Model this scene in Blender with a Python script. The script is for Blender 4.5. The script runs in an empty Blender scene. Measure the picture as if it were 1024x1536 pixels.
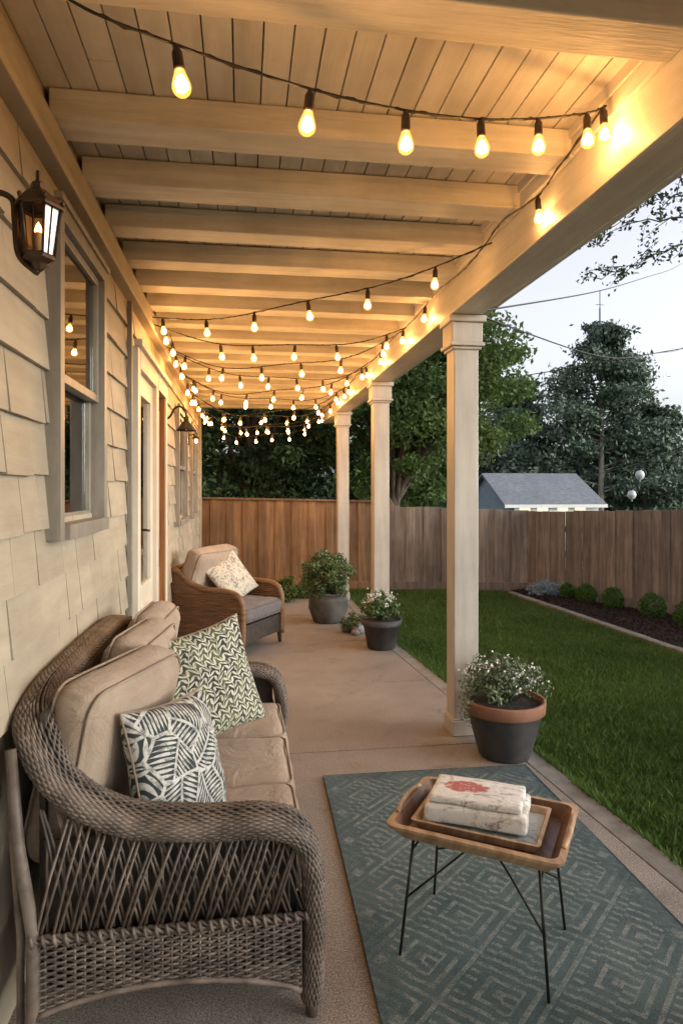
import bpy, math, random
import numpy as np
from mathutils import Vector, Matrix, noise
random.seed(7); rng=np.random.default_rng(7)
scene=bpy.context.scene
col=scene.collection
R=math.radians

# ---------------------------------------------------------------- materials
def newmat(name):
    m=bpy.data.materials.new(name); m.use_nodes=True
    nt=m.node_tree; b=nt.nodes['Principled BSDF']
    return m,nt,b
def setin(nt,sock,v):
    if isinstance(v,bpy.types.NodeSocket): nt.links.new(v,sock)
    elif isinstance(v,(tuple,list)) and sock.type=='RGBA' and len(v)==3: sock.default_value=(*v,1)
    else: sock.default_value=v
def MA(nt,op,a,b=None,c=None,clamp=False):
    n=nt.nodes.new('ShaderNodeMath'); n.operation=op; n.use_clamp=clamp
    for i,v in enumerate((a,b,c)):
        if v is not None: setin(nt,n.inputs[i],v)
    return n.outputs[0]
def MIX(nt,f,a,b,mode='MIX'):
    n=nt.nodes.new('ShaderNodeMix'); n.data_type='RGBA'; n.blend_type=mode
    setin(nt,n.inputs[0],f); setin(nt,n.inputs[6],a); setin(nt,n.inputs[7],b)
    return n.outputs[2]
def COORD(nt,scale=(1,1,1),kind='Object',rot=(0,0,0)):
    t=nt.nodes.new('ShaderNodeTexCoord'); mp=nt.nodes.new('ShaderNodeMapping')
    nt.links.new(t.outputs[kind],mp.inputs[0]); mp.inputs['Scale'].default_value=scale
    mp.inputs['Rotation'].default_value=rot
    return mp.outputs[0]
def NOISE(nt,vec,scale=5,detail=4,rough=.55,dist=0):
    n=nt.nodes.new('ShaderNodeTexNoise'); nt.links.new(vec,n.inputs['Vector'])
    n.inputs['Scale'].default_value=scale; n.inputs['Detail'].default_value=detail
    n.inputs['Roughness'].default_value=rough; n.inputs['Distortion'].default_value=dist
    return n.outputs['Fac']
def MR(nt,f,a,b,c=0,d=1):
    n=nt.nodes.new('ShaderNodeMapRange'); nt.links.new(f,n.inputs[0])
    for i,v in enumerate((a,b,c,d)): n.inputs[i+1].default_value=v
    return n.outputs[0]
def BUMP(nt,b,h,strength=.3,dist=.01):
    n=nt.nodes.new('ShaderNodeBump'); nt.links.new(h,n.inputs['Height'])
    n.inputs['Strength'].default_value=strength; n.inputs['Distance'].default_value=dist
    nt.links.new(n.outputs[0],b.inputs['Normal'])
def ISL(nt):
    return nt.nodes.new('ShaderNodeNewGeometry').outputs['Random Per Island']
def mk(name,c1,c2,scale=4,stretch=(1,1,1),rough=.65,bump=.15,bscale=60,bdist=.004,island=0.0,rot=(0,0,0),metal=0,lo=.35,hi=.65,dirt=0,spec=.5):
    m,nt,b=newmat(name)
    v=COORD(nt,stretch,rot=rot)
    f=MR(nt,NOISE(nt,v,scale,4,.6),lo,hi)
    c=MIX(nt,f,c1,c2)
    if dirt:
        v2=COORD(nt)
        d=MR(nt,NOISE(nt,v2,1.3,5,.65),.35,.7,1-dirt,1.0)
        c=MIX(nt,1.0,c,d,'MULTIPLY')
    if island:
        k=MR(nt,ISL(nt),0,1,1-island,1+island*.6)
        c=MIX(nt,1.0,c,k,'MULTIPLY')
    setin(nt,b.inputs['Base Color'],c)
    b.inputs['Roughness'].default_value=rough; b.inputs['Metallic'].default_value=metal
    b.inputs['Specular IOR Level'].default_value=spec
    if bump: BUMP(nt,b,NOISE(nt,v,bscale,3,.6),bump,bdist)
    return m

SIDING=mk('siding_paint',(.345,.292,.218),(.42,.362,.272),3,(1,.6,4),.6,.35,30,.004,island=.13,dirt=.28)
TRIM=mk('cream_trim',(.60,.54,.44),(.68,.62,.52),3,(1,1,1),.5,.12,40,.003,dirt=.15)
CEIL=mk('ceiling_paint',(.62,.56,.45),(.74,.68,.57),2.5,(6,.5,6),.55,.35,18,.004,island=.12,dirt=.32)
RAFT=mk('rafter_paint',(.61,.55,.44),(.78,.72,.61),2.5,(.5,6,6),.55,.5,14,.006,island=.10,dirt=.34)
BEAM=mk('beam_paint',(.60,.54,.44),(.73,.67,.56),2.5,(6,.4,6),.45,.35,16,.004,dirt=.22)
POST=mk('post_paint',(.48,.435,.375),(.58,.53,.46),2.5,(6,6,.5),.5,.25,20,.003,dirt=.24)
DARK=mk('dark_gap',(.02,.017,.014),(.03,.026,.02),4,rough=.9,bump=0)
ROOFDECK=mk('roofing',(.10,.095,.09),(.16,.15,.14),8,rough=.95,bump=.4)
WFRAME=mk('window_frame',(.20,.18,.15),(.27,.24,.20),5,(4,4,1),.45,.15,40,.003,dirt=.2)
DOORC=mk('door_cream',(.58,.52,.42),(.65,.59,.48),3,rough=.4,bump=.1)
DOORB=mk('door_wood',(.20,.09,.035),(.33,.16,.06),3,(8,8,.6),.4,.3,20,.003)
METAL=mk('black_metal',(.015,.014,.013),(.035,.03,.026),20,rough=.45,bump=.2,metal=.6)
SOCK=mk('bulb_socket',(.02,.014,.01),(.07,.04,.022),20,rough=.45,bump=0)
BRONZE=mk('aged_bronze',(.03,.02,.014),(.09,.05,.028),14,rough=.5,bump=.35,metal=.7)
WICK=mk('wicker_grey_brown',(.066,.050,.040),(.165,.128,.103),12,rough=.55,bump=.5,bscale=160,bdist=.002,island=.38)
WICKD=mk('wicker_dark',(.025,.019,.015),(.05,.038,.03),20,rough=.7,bump=.6,bscale=120,bdist=.003)
CHW=mk('chair_wicker_brown',(.13,.065,.03),(.25,.13,.065),6,(1,1,10),.5,.5,60,.003,island=.15)
CLAY=mk('terracotta',(.27,.12,.07),(.36,.17,.10),6,rough=.8,bump=.3,dirt=.3)
POTD=mk('dark_pot',(.035,.033,.034),(.07,.065,.065),6,rough=.6,bump=.25,dirt=.3)
POTG=mk('stone_pot',(.08,.08,.075),(.15,.145,.13),6,rough=.8,bump=.5,dirt=.4)
SOIL=mk('soil',(.02,.014,.01),(.05,.035,.025),30,rough=1,bump=1,bscale=50,bdist=.02)
BARK=mk('bark',(.05,.038,.028),(.12,.09,.065),6,(4,4,.6),.9,1,25,.02)
BARKP=mk('bark_pale',(.24,.21,.18),(.36,.32,.27),4,(4,4,.4),.9,1,25,.02)
ROCK=mk('rock',(.17,.18,.2),(.36,.38,.42),7,rough=.85,bump=.8,bscale=20,bdist=.02)
ROOFG=mk('grey_shingle_roof',(.15,.165,.19),(.25,.27,.30),6,(1,3,3),.9,.4,30,.02,dirt=.2)
WALLB=mk('blue_grey_wall',(.15,.185,.22),(.19,.23,.26),2,(1,1,8),.8,.2)
WHITE=mk('white_paint',(.72,.72,.70),(.8,.8,.78),3,rough=.6,bump=.1)
KERB=mk('concrete_edging',(.25,.225,.19),(.36,.325,.285),8,rough=.9,bump=.5,bscale=60,bdist=.006,dirt=.35)
MULCH=mk('mulch',(.018,.011,.008),(.065,.038,.026),25,rough=1,bump=1,bscale=60,bdist=.03,island=.5)
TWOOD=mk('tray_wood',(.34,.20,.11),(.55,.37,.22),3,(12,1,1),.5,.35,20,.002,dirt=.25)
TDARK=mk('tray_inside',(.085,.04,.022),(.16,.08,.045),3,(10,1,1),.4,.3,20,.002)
CURT=mk('curtain',(.45,.40,.32),(.58,.52,.42),2,(1,14,.4),.9,.6,5,.02)

def fabric(name,c1,c2,wscale=420):
    m,nt,b=newmat(name)
    v=COORD(nt)
    f=MR(nt,NOISE(nt,v,6,5,.6),.3,.7)
    c=MIX(nt,f,c1,c2)
    fine=NOISE(nt,v,wscale,2,.6)
    c=MIX(nt,1.0,c,MR(nt,fine,.3,.7,.82,1.12),'MULTIPLY')
    setin(nt,b.inputs['Base Color'],c); b.inputs['Roughness'].default_value=.95
    b.inputs['Sheen Weight'].default_value=.1; b.inputs['Specular IOR Level'].default_value=.2
    h=MA(nt,'ADD',MA(nt,'MULTIPLY',NOISE(nt,v,7,4,.6,.8),3.0),MA(nt,'MULTIPLY',fine,.3))
    BUMP(nt,b,h,.65,.012)
    return m
CUSH=fabric('tan_cushion',(.29,.222,.165),(.37,.29,.222))
CUSHP=fabric('cushion_piping',(.24,.185,.135),(.31,.24,.18))
CUSHG=fabric('grey_seat_cushion',(.11,.10,.10),(.155,.14,.135))

def AB(nt,x): return MA(nt,'ABSOLUTE',x)
def frond(nt,xa,y,px,py,slope,wid):
    u=MA(nt,'DIVIDE',xa,px)
    ph=MA(nt,'FRACT',MA(nt,'SUBTRACT',MA(nt,'DIVIDE',y,py),MA(nt,'MULTIPLY',u,slope)))
    d=AB(nt,MA(nt,'SUBTRACT',ph,.5))
    prof=MA(nt,'MULTIPLY',MA(nt,'SINE',MA(nt,'MULTIPLY',MA(nt,'MINIMUM',u,1.0),math.pi*.97)),wid)
    leaf=MR(nt,MA(nt,'SUBTRACT',prof,d),-.04,.04,0,1)
    stem=MR(nt,u,.05,.09,1,0)
    return MA(nt,'MAXIMUM',leaf,stem)
def warped(nt,v,s,a):
    nz=nt.nodes.new('ShaderNodeTexNoise'); nt.links.new(v,nz.inputs['Vector']); nz.inputs['Scale'].default_value=s; nz.inputs['Detail'].default_value=1
    vm=nt.nodes.new('ShaderNodeVectorMath'); vm.operation='MULTIPLY_ADD'
    nt.links.new(nz.outputs['Color'],vm.inputs[0]); vm.inputs[1].default_value=(a,a,0); nt.links.new(v,vm.inputs[2])
    return vm.outputs[0]
def tri_(nt,s,p): return AB(nt,MA(nt,'SUBTRACT',MA(nt,'FRACT',MA(nt,'ADD',MA(nt,'DIVIDE',s,p),.5)),.5))
def pattern_leafy():
    m,nt,b=newmat('pillow_leaf_print'); v=COORD(nt)
    w_=warped(nt,v,6,.06)
    sp=nt.nodes.new('ShaderNodeSeparateXYZ'); nt.links.new(w_,sp.inputs[0])
    P=.052
    xs_=MA(nt,'ADD',sp.outputs[0],MA(nt,'MULTIPLY',MA(nt,'SINE',MA(nt,'MULTIPLY',sp.outputs[1],2*math.pi/.11)),.011))
    xa=MA(nt,'MULTIPLY',tri_(nt,xs_,P),P)
    k=frond(nt,xa,sp.outputs[1],P/2,.025,1.0,.30)
    k=MA(nt,'MULTIPLY',k,MR(nt,NOISE(nt,v,45,3,.7),.36,.52,.30,1))
    dark=MIX(nt,MR(nt,NOISE(nt,v,14,3),.42,.58),(.020,.025,.021),(.075,.09,.04))
    c=MIX(nt,k,dark,(.50,.48,.40)); setin(nt,b.inputs['Base Color'],c); b.inputs['Roughness'].default_value=.9
    BUMP(nt,b,NOISE(nt,v,300,2),.3,.002); return m
def pattern_fern():
    m,nt,b=newmat('pillow_frond_print'); v=COORD(nt)
    S=7.6
    v1=warped(nt,v,4,.04)
    vo=nt.nodes.new('ShaderNodeTexVoronoi'); vo.voronoi_dimensions='2D'; vo.inputs['Scale'].default_value=S; vo.inputs['Randomness'].default_value=.8
    nt.links.new(v1,vo.inputs['Vector'])
    ve=nt.nodes.new('ShaderNodeTexVoronoi'); ve.voronoi_dimensions='2D'; ve.feature='DISTANCE_TO_EDGE'; ve.inputs['Scale'].default_value=S; ve.inputs['Randomness'].default_value=.8
    nt.links.new(v1,ve.inputs['Vector'])
    edge=MR(nt,ve.outputs['Distance'],.028,.045,1,0)
    sub=nt.nodes.new('ShaderNodeVectorMath'); sub.operation='SUBTRACT'
    nt.links.new(v1,sub.inputs[0]); nt.links.new(vo.outputs['Position'],sub.inputs[1])
    s2=nt.nodes.new('ShaderNodeSeparateXYZ'); nt.links.new(sub.outputs[0],s2.inputs[0])
    sc=nt.nodes.new('ShaderNodeSeparateColor'); nt.links.new(vo.outputs['Color'],sc.inputs[0])
    a=MA(nt,'MULTIPLY',sc.outputs[0],math.pi*2); ca=MA(nt,'COSINE',a); sa=MA(nt,'SINE',a)
    xr=MA(nt,'ADD',MA(nt,'MULTIPLY',s2.outputs[0],ca),MA(nt,'MULTIPLY',s2.outputs[1],sa))
    yr=MA(nt,'SUBTRACT',MA(nt,'MULTIPLY',s2.outputs[1],ca),MA(nt,'MULTIPLY',s2.outputs[0],sa))
    xr=MA(nt,'ADD',xr,MA(nt,'MULTIPLY',MA(nt,'MULTIPLY',yr,yr),2.0))
    k=frond(nt,AB(nt,xr),yr,.075,.017,2.0,.32)
    k=MA(nt,'MAXIMUM',k,edge)
    k=MA(nt,'MULTIPLY',k,MR(nt,NOISE(nt,v,38,4,.75),.36,.54,.30,1))
    c=MIX(nt,k,(.025,.034,.038),(.50,.49,.45))
    setin(nt,b.inputs['Base Color'],c); b.inputs['Roughness'].default_value=.9
    BUMP(nt,b,NOISE(nt,v,300,2),.3,.002); return m
def pattern_toile():
    m,nt,b=newmat('pillow_toile_print'); v=COORD(nt)
    f=MR(nt,NOISE(nt,v,22,5,.7,1.5),.5,.56)
    c=MIX(nt,f,(.50,.455,.37),(.22,.20,.17)); setin(nt,b.inputs['Base Color'],c); b.inputs['Roughness'].default_value=.9
    return m
PL1,PL2,PL3=pattern_fern(),pattern_leafy(),pattern_toile()

def concrete():
    m,nt,b=newmat('patio_concrete'); v=COORD(nt,kind='Object')
    big=MR(nt,NOISE(nt,v,1.1,7,.65),.3,.7)
    c=MIX(nt,big,(.215,.182,.155),(.335,.292,.252))
    sp=MR(nt,NOISE(nt,v,150,2,.75),.38,.64,.5,1.4)
    c=MIX(nt,1.0,c,sp,'MULTIPLY')
    st=MR(nt,NOISE(nt,v,4,6,.75,.6),.55,.72,1,.64)
    c=MIX(nt,1.0,c,st,'MULTIPLY')
    setin(nt,b.inputs['Base Color'],c); b.inputs['Roughness'].default_value=.75
    BUMP(nt,b,MA(nt,'ADD',NOISE(nt,v,120,3,.7),NOISE(nt,v,30,3)),.5,.004); return m
CONC=concrete()

def rugmat():
    m,nt,b=newmat('rug_weave'); v=COORD(nt)
    sp=nt.nodes.new('ShaderNodeSeparateXYZ'); nt.links.new(v,sp.inputs[0]); x,y=sp.outputs[0],sp.outputs[1]
    def tri(s,p): return tri_(nt,s,p)
    d=MA(nt,'ADD',tri(x,.40),tri(y,.40))
    ring=MA(nt,'SINE',MA(nt,'MULTIPLY',d,2*math.pi*6.5))
    q=MA(nt,'SINE',MA(nt,'MULTIPLY',MA(nt,'SUBTRACT',x,y),2*math.pi/.20))
    r2=MA(nt,'SINE',MA(nt,'MULTIPLY',MA(nt,'ADD',x,y),2*math.pi/.056))
    pick=MR(nt,q,.6,.7)
    ln=MIX(nt,pick,ring,r2)
    ln=MR(nt,ln,.15,.55)
    bx=MA(nt,'SUBTRACT',.585,AB(nt,x)); by=MA(nt,'SUBTRACT',1.475,AB(nt,y))
    be=MA(nt,'MINIMUM',bx,by)
    inb=MR(nt,be,.085,.092,1,0)
    wear=MR(nt,NOISE(nt,v,30,5,.8),.38,.62,.08,1)
    ln=MA(nt,'MULTIPLY',ln,MR(nt,inb,0,1,1,.28))
    spot=MA(nt,'MULTIPLY',MR(nt,MA(nt,'ADD',MA(nt,'MULTIPLY',AB(nt,MA(nt,'SUBTRACT',bx,.045)),4.0),tri(y,.26)),.09,.15,1,0),inb)
    k=MA(nt,'MULTIPLY',MA(nt,'MAXIMUM',ln,spot),wear)
    base=MIX(nt,MR(nt,NOISE(nt,v,5,5,.7),.3,.7),(.058,.088,.094),(.108,.146,.150))
    c=MIX(nt,MA(nt,'MULTIPLY',k,.66),base,(.28,.30,.28))
    c=MIX(nt,1.0,c,MR(nt,NOISE(nt,v,240,2,.7),.32,.68,.6,1.35),'MULTIPLY')
    setin(nt,b.inputs['Base Color'],c); b.inputs['Roughness'].default_value=.95; b.inputs['Specular IOR Level'].default_value=.15
    BUMP(nt,b,MA(nt,'ADD',NOISE(nt,v,320,2),MA(nt,'MULTIPLY',k,.6)),.5,.004); return m
RUG=rugmat()

def leafmat(name,ca,cb,nscale=1.2,trans=.35,rough=.55):
    m,nt,b=newmat(name); v=COORD(nt)
    f=MA(nt,'ADD',MA(nt,'MULTIPLY',ISL(nt),.55),MR(nt,NOISE(nt,v,nscale,2,.6),.3,.7,0,.45))
    c=MIX(nt,f,ca,cb); setin(nt,b.inputs['Base Color'],c); b.inputs['Roughness'].default_value=rough
    b.inputs['Specular IOR Level'].default_value=.2
    if trans:
        tr=nt.nodes.new('ShaderNodeBsdfTranslucent'); nt.links.new(c,tr.inputs[0])
        mx=nt.nodes.new('ShaderNodeMixShader'); mx.inputs[0].default_value=trans
        nt.links.new(b.outputs[0],mx.inputs[1]); nt.links.new(tr.outputs[0],mx.inputs[2])
        nt.links.new(mx.outputs[0],nt.nodes['Material Output'].inputs[0])
    return m
L_MID=leafmat('leaves_green',(.042,.082,.022),(.145,.215,.065))
L_DARK=leafmat('leaves_dark',(.016,.034,.012),(.062,.098,.032),trans=0)
L_PINE=leafmat('needles_hazy',(.07,.108,.078),(.16,.21,.15),.4,trans=0)  # distance haze put into the needle colour
L_FAR=leafmat('distant_leaves_hazy',(.09,.125,.085),(.17,.22,.14),.3,trans=0)  # lightened leaf colour imitates haze over the distance
L_BUSH=leafmat('boxwood_leaves',(.028,.07,.012),(.10,.20,.035),9,trans=0)
L_SILV=leafmat('silvery_leaves',(.08,.12,.06),(.24,.29,.18),9,trans=0)
L_POT=leafmat('potted_leaves',(.045,.085,.028),(.15,.21,.09),9,trans=0)
L_FLOW=leafmat('white_flowers',(.55,.55,.5),(.8,.8,.74),9,trans=0)
L_BLUE=leafmat('blue_fescue',(.16,.22,.26),(.34,.42,.46),9,trans=0)
GRASS=leafmat('grass_blades',(.040,.085,.016),(.15,.23,.058),.9,.25)
LAWN=mk('lawn_soil',(.028,.055,.012),(.05,.09,.02),4,rough=1,bump=1,bscale=90,bdist=.02)
GROUND=mk('ground_grass',(.035,.06,.018),(.06,.09,.028),.4,rough=1,bump=.5)
FENCEW=mk('fence_wood_orange_lit',(.22,.125,.065),(.36,.22,.12),2.2,(9,9,.8),.75,.5,14,.005,island=.28,dirt=.35)  # orange stain, with string-light warmth also put into the wood colour
FENCEG=mk('fence_wood_weathered',(.19,.148,.115),(.34,.27,.22),2.2,(9,9,.8),.85,.5,14,.005,island=.28,dirt=.35)

def emis(name,c,s,sampling=True):
    m=bpy.data.materials.new(name); m.use_nodes=True; nt=m.node_tree; nt.nodes.clear()
    e=nt.nodes.new('ShaderNodeEmission'); e.inputs[0].default_value=(*c,1); e.inputs[1].default_value=s
    o=nt.nodes.new('ShaderNodeOutputMaterial'); nt.links.new(e.outputs[0],o.inputs[0])
    if not sampling: m.cycles.emission_sampling='NONE'
    return m
BULB=emis('lit_filament',(1,.515,.18),300)
BULB.cycles.emission_sampling='FRONT'
DIMB=emis('dim_candle_bulb',(1,.5,.18),14,False)
def shellmat():
    m=bpy.data.materials.new('bulb_glass_halo'); m.use_nodes=True; nt=m.node_tree; nt.nodes.clear()
    e=nt.nodes.new('ShaderNodeEmission'); e.inputs[0].default_value=(1,.38,.07,1); e.inputs[1].default_value=3.8  # orange emission added to the glass to look like a halo
    t=nt.nodes.new('ShaderNodeBsdfTransparent'); t.inputs[0].default_value=(1,.93,.8,1)
    mx=nt.nodes.new('ShaderNodeMixShader'); mx.inputs[0].default_value=.42
    o=nt.nodes.new('ShaderNodeOutputMaterial')
    nt.links.new(t.outputs[0],mx.inputs[1]); nt.links.new(e.outputs[0],mx.inputs[2]); nt.links.new(mx.outputs[0],o.inputs[0])
    m.cycles.emission_sampling='NONE'; return m
SHELL=shellmat()
def glassmat(name,tint=(1,1,1),rough=.02,base=.06):
    m=bpy.data.materials.new(name); m.use_nodes=True; nt=m.node_tree; nt.nodes.clear()
    g=nt.nodes.new('ShaderNodeBsdfGlossy'); g.inputs['Roughness'].default_value=rough
    t=nt.nodes.new('ShaderNodeBsdfTransparent'); t.inputs[0].default_value=(*tint,1)
    fr=nt.nodes.new('ShaderNodeFresnel'); fr.inputs[0].default_value=1.6
    f=MA(nt,'ADD',fr.outputs[0],base)
    mx=nt.nodes.new('ShaderNodeMixShader'); nt.links.new(f,mx.inputs[0])
    o=nt.nodes.new('ShaderNodeOutputMaterial')
    nt.links.new(t.outputs[0],mx.inputs[1]); nt.links.new(g.outputs[0],mx.inputs[2]); nt.links.new(mx.outputs[0],o.inputs[0])
    return m
GLASS=glassmat('window_glass',(.85,.88,.86),.015,.12)
LGLASS=glassmat('lantern_glass',(.80,.62,.42),.3,-.04)
CABLE=mk('cable_black',(.012,.010,.008),(.03,.025,.02),20,rough=.5,bump=0)
WINLIT=emis('lit_window',(1,.86,.62),1.3,False)

# ---------------------------------------------------------------- mesh helpers
class MB:
    def __init__(s): s.v=[];s.f=[];s.m=[];s.sm=[];s.M=None
    def add(s,vs,fs,mat=0,smooth=False):
        o=len(s.v)
        if s.M is not None: vs=[s.M@Vector(p) for p in vs]
        s.v.extend([tuple(p) for p in vs])
        for f in fs: s.f.append([i+o for i in f]); s.m.append(mat); s.sm.append(smooth)
    def box(s,c,d,mat=0,rot=None):
        hx,hy,hz=d[0]/2,d[1]/2,d[2]/2; c=Vector(c)
        P=[Vector((x,y,z)) for x in(-hx,hx) for y in(-hy,hy) for z in(-hz,hz)]
        if rot is not None: P=[rot@p for p in P]
        P=[p+c for p in P]
        s.add(P,[(0,1,3,2),(4,6,7,5),(0,4,5,1),(2,3,7,6),(0,2,6,4),(1,5,7,3)],mat)
    def bx(s,x0,x1,y0,y1,z0,z1,mat=0): s.box(((x0+x1)/2,(y0+y1)/2,(z0+z1)/2),(x1-x0,y1-y0,z1-z0),mat)
    def prism(s,pts,off,mat=0):
        n=len(pts); P=[Vector(p) for p in pts]; Q=[p+Vector(off) for p in P]
        s.add(P+Q,[list(range(n))[::-1],list(range(n,2*n))]+[(i,(i+1)%n,n+(i+1)%n,n+i) for i in range(n)],mat)
    def tube(s,pts,r,k=6,mat=0,cap=True,flat=1.0):
        pts=[Vector(p) for p in pts]; n=len(pts)
        if n<2: return
        T=[]
        for i in range(n):
            a=pts[max(i-1,0)]; b=pts[min(i+1,n-1)]; t=(b-a)
            T.append(t.normalized() if t.length>1e-9 else Vector((0,0,1)))
        N=T[0].orthogonal().normalized(); vs=[]
        for i in range(n):
            N=(N-T[i]*N.dot(T[i])); N=N.normalized() if N.length>1e-6 else T[i].orthogonal().normalized()
            B=T[i].cross(N); rr=r[i] if isinstance(r,(list,tuple)) else r
            for j in range(k):
                a=2*math.pi*j/k; vs.append(pts[i]+N*(math.cos(a)*rr)+B*(math.sin(a)*rr*flat))
        fs=[(i*k+j,i*k+(j+1)%k,(i+1)*k+(j+1)%k,(i+1)*k+j) for i in range(n-1) for j in range(k)]
        if cap: fs+= [list(range(k))[::-1],[(n-1)*k+j for j in range(k)]]
        s.add(vs,fs,mat,True)
    def lathe(s,prof,c,k=24,mat=0,smooth=True):
        c=Vector(c); vs=[];fs=[]
        for r,z in prof:
            for j in range(k):
                a=2*math.pi*j/k; vs.append(c+Vector((r*math.cos(a),r*math.sin(a),z)))
        for i in range(len(prof)-1):
            for j in range(k): fs.append((i*k+j,i*k+(j+1)%k,(i+1)*k+(j+1)%k,(i+1)*k+j))
        s.add(vs,fs,mat,smooth)
    def rings(s,loops,mats,capb=True,capt=True,cm=0):
        k=len(loops[0])
        for i in range(len(loops)-1):
            fs=[(j,(j+1)%k,k+(j+1)%k,k+j) for j in range(k)]
            s.add(list(loops[i])+list(loops[i+1]),fs,mats[i])
        if capb: s.add(loops[0],[list(range(k))[::-1]],mats[0])
        if capt: s.add(loops[-1],[list(range(k))],cm)
    def build(s,name,mats,parent=None,bevel=0,merge=False,recenter=True,loc=None):
        me=bpy.data.meshes.new(name)
        V=np.array(s.v,dtype=float)
        c=np.zeros(3)
        if recenter: c=(V.min(0)+V.max(0))/2; c[2]=V[:,2].min()
        if loc is not None: c=np.array(loc)
        me.from_pydata((V-c).tolist(),[],s.f)
        for m in mats: me.materials.append(m)
        me.polygons.foreach_set('material_index',s.m); me.polygons.foreach_set('use_smooth',s.sm)
        if merge:
            import bmesh
            b=bmesh.new(); b.from_mesh(me); bmesh.ops.remove_doubles(b,verts=b.verts,dist=1e-5); bmesh.ops.recalc_face_normals(b,faces=b.faces); b.to_mesh(me); b.free()
        me.update()
        o=bpy.data.objects.new(name,me); col.objects.link(o); o.location=c
        if bevel:
            md=o.modifiers.new('bevel','BEVEL'); md.width=bevel; md.segments=2; md.limit_method='ANGLE'; md.angle_limit=R(40)
        if parent is not None: par(o,parent)
        return o
def par(o,p):
    o.parent=p; o.matrix_parent_inverse=Matrix.Translation(-Vector(p.location))
def empty(name,loc=(0,0,0)):
    e=bpy.data.objects.new(name,None); e.location=loc; e.empty_display_size=.2; col.objects.link(e); return e
def catmull(P,n):
    P=[np.array(p,float) for p in P]; Q=[2*P[0]-P[1]]+P+[2*P[-1]-P[-2]]; out=[]
    for i in range(1,len(Q)-2):
        for k in range(n):
            t=k/n; a,b,c,d=Q[i-1],Q[i],Q[i+1],Q[i+2]
            out.append(.5*((2*b)+(-a+c)*t+(2*a-5*b+4*c-d)*t*t+(-a+3*b-3*c+d)*t**3))
    out.append(P[-1]); return out
def rrect(hx,hy,r,z,M=None,n=5,cx=0,cy=0):
    out=[]
    for (sx,sy,a0) in ((1,1,0),(-1,1,90),(-1,-1,180),(1,-1,270)):
        for k in range(n+1):
            a=R(a0+90*k/n); out.append(Vector((cx+sx*(hx-r)+r*math.cos(a),cy+sy*(hy-r)+r*math.sin(a),z)))
    return out

def rbox(mb,w,d,h,r,M,crown=0,n=14,mat=0,wr=.004,seed=0,bulge=.012):
    ts=[math.sin((i/n*2-1)*math.pi/2) for i in range(n+1)]
    H=(w/2,d/2,h/2)
    def pt(p):
        q=[p[i]*H[i] for i in range(3)]
        inner=[max(-H[i]+r,min(H[i]-r,q[i])) for i in range(3)]
        dv=Vector([q[i]-inner[i] for i in range(3)])
        if dv.length>1e-9: dv=dv.normalized()*r
        v=Vector(inner)+dv
        v.z+=crown*(1-p[0]**2)*(1-p[1]**2)*(1 if p[2]>0 else -.5)*abs(p[2])
        bul=bulge*(1-p[2]**2)
        v.x+=bul*p[0]*(abs(p[0])>.99); v.y+=bul*p[1]*(abs(p[1])>.99)
        nn=noise.noise_vector(v*7+Vector((seed*3.1,seed,0)))
        return M@(v+nn*wr)
    for ax in range(3):
        for sg in (-1,1):
            vs=[];fs=[]
            for a in ts:
                for b in ts:
                    p=[0,0,0]; p[ax]=sg; p[(ax+1)%3]=a; p[(ax+2)%3]=b; vs.append(pt(p))
            for i in range(n):
                for j in range(n):
                    q=(i*(n+1)+j,(i+1)*(n+1)+j,(i+1)*(n+1)+j+1,i*(n+1)+j+1)
                    fs.append(q if sg>0 else q[::-1])
            mb.add(vs,fs,mat,True)
def cushion(name,w,d,h,M,parent,crown=.02,r=.04,seed=0,mats=None):
    mb=MB(); rbox(mb,w,d,h,r,M,crown,seed=seed,wr=.009)
    for z in (h/2-r*.35,-h/2+r*.35):
        L=rrect(w/2-.002,d/2-.002,r,z,n=4); L.append(L[0])
        P=[]
        for p in L:
            pp=p.copy()
            nn=noise.noise_vector(pp*7+Vector((seed*3.1,seed,0))); P.append(M@(pp+nn*.009))
        mb.tube(P,.005,5,1,cap=False)
    return mb.build(name,mats or [CUSH,CUSHP],parent,merge=True)
def pillow(name,w,h,T,mat,loc,rot,seed=0):
    n=30; mb=MB()
    def P(u,v,sg):
        x=w/2*u*(1-.09*(1-v*v)*abs(u)**1.5); y=h/2*v*(1-.09*(1-u*u)*abs(v)**1.5)
        t=T/2*max(0,(1-u*u)*(1-v*v))**.42
        wr=noise.noise(Vector((u*2.2+seed,v*2.2,sg)))*.026*(1-abs(u)**4)*(1-abs(v)**4)
        return (x,y,sg*t+wr)
    for sg in (1,-1):
        vs=[P(math.sin((i/n*2-1)*math.pi/2),math.sin((j/n*2-1)*math.pi/2),sg) for i in range(n+1) for j in range(n+1)]
        fs=[(i*(n+1)+j,(i+1)*(n+1)+j,(i+1)*(n+1)+j+1,i*(n+1)+j+1) for i in range(n) for j in range(n)]
        if sg<0: fs=[f[::-1] for f in fs]
        mb.add(vs,fs,0,True)
    E=[(math.sin((i/n*2-1)*math.pi/2),-1) for i in range(n)]+[(1,math.sin((i/n*2-1)*math.pi/2)) for i in range(n)]+[(-math.sin((i/n*2-1)*math.pi/2),1) for i in range(n)]+[(-1,-math.sin((i/n*2-1)*math.pi/2)) for i in range(n)]
    E.append(E[0]); mb.tube([P(u,v,1) for u,v in E],.0045,5,1,cap=False)
    o=mb.build(name,[mat,CUSHP],recenter=False); o.location=loc; o.rotation_euler=rot
    return o

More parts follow.
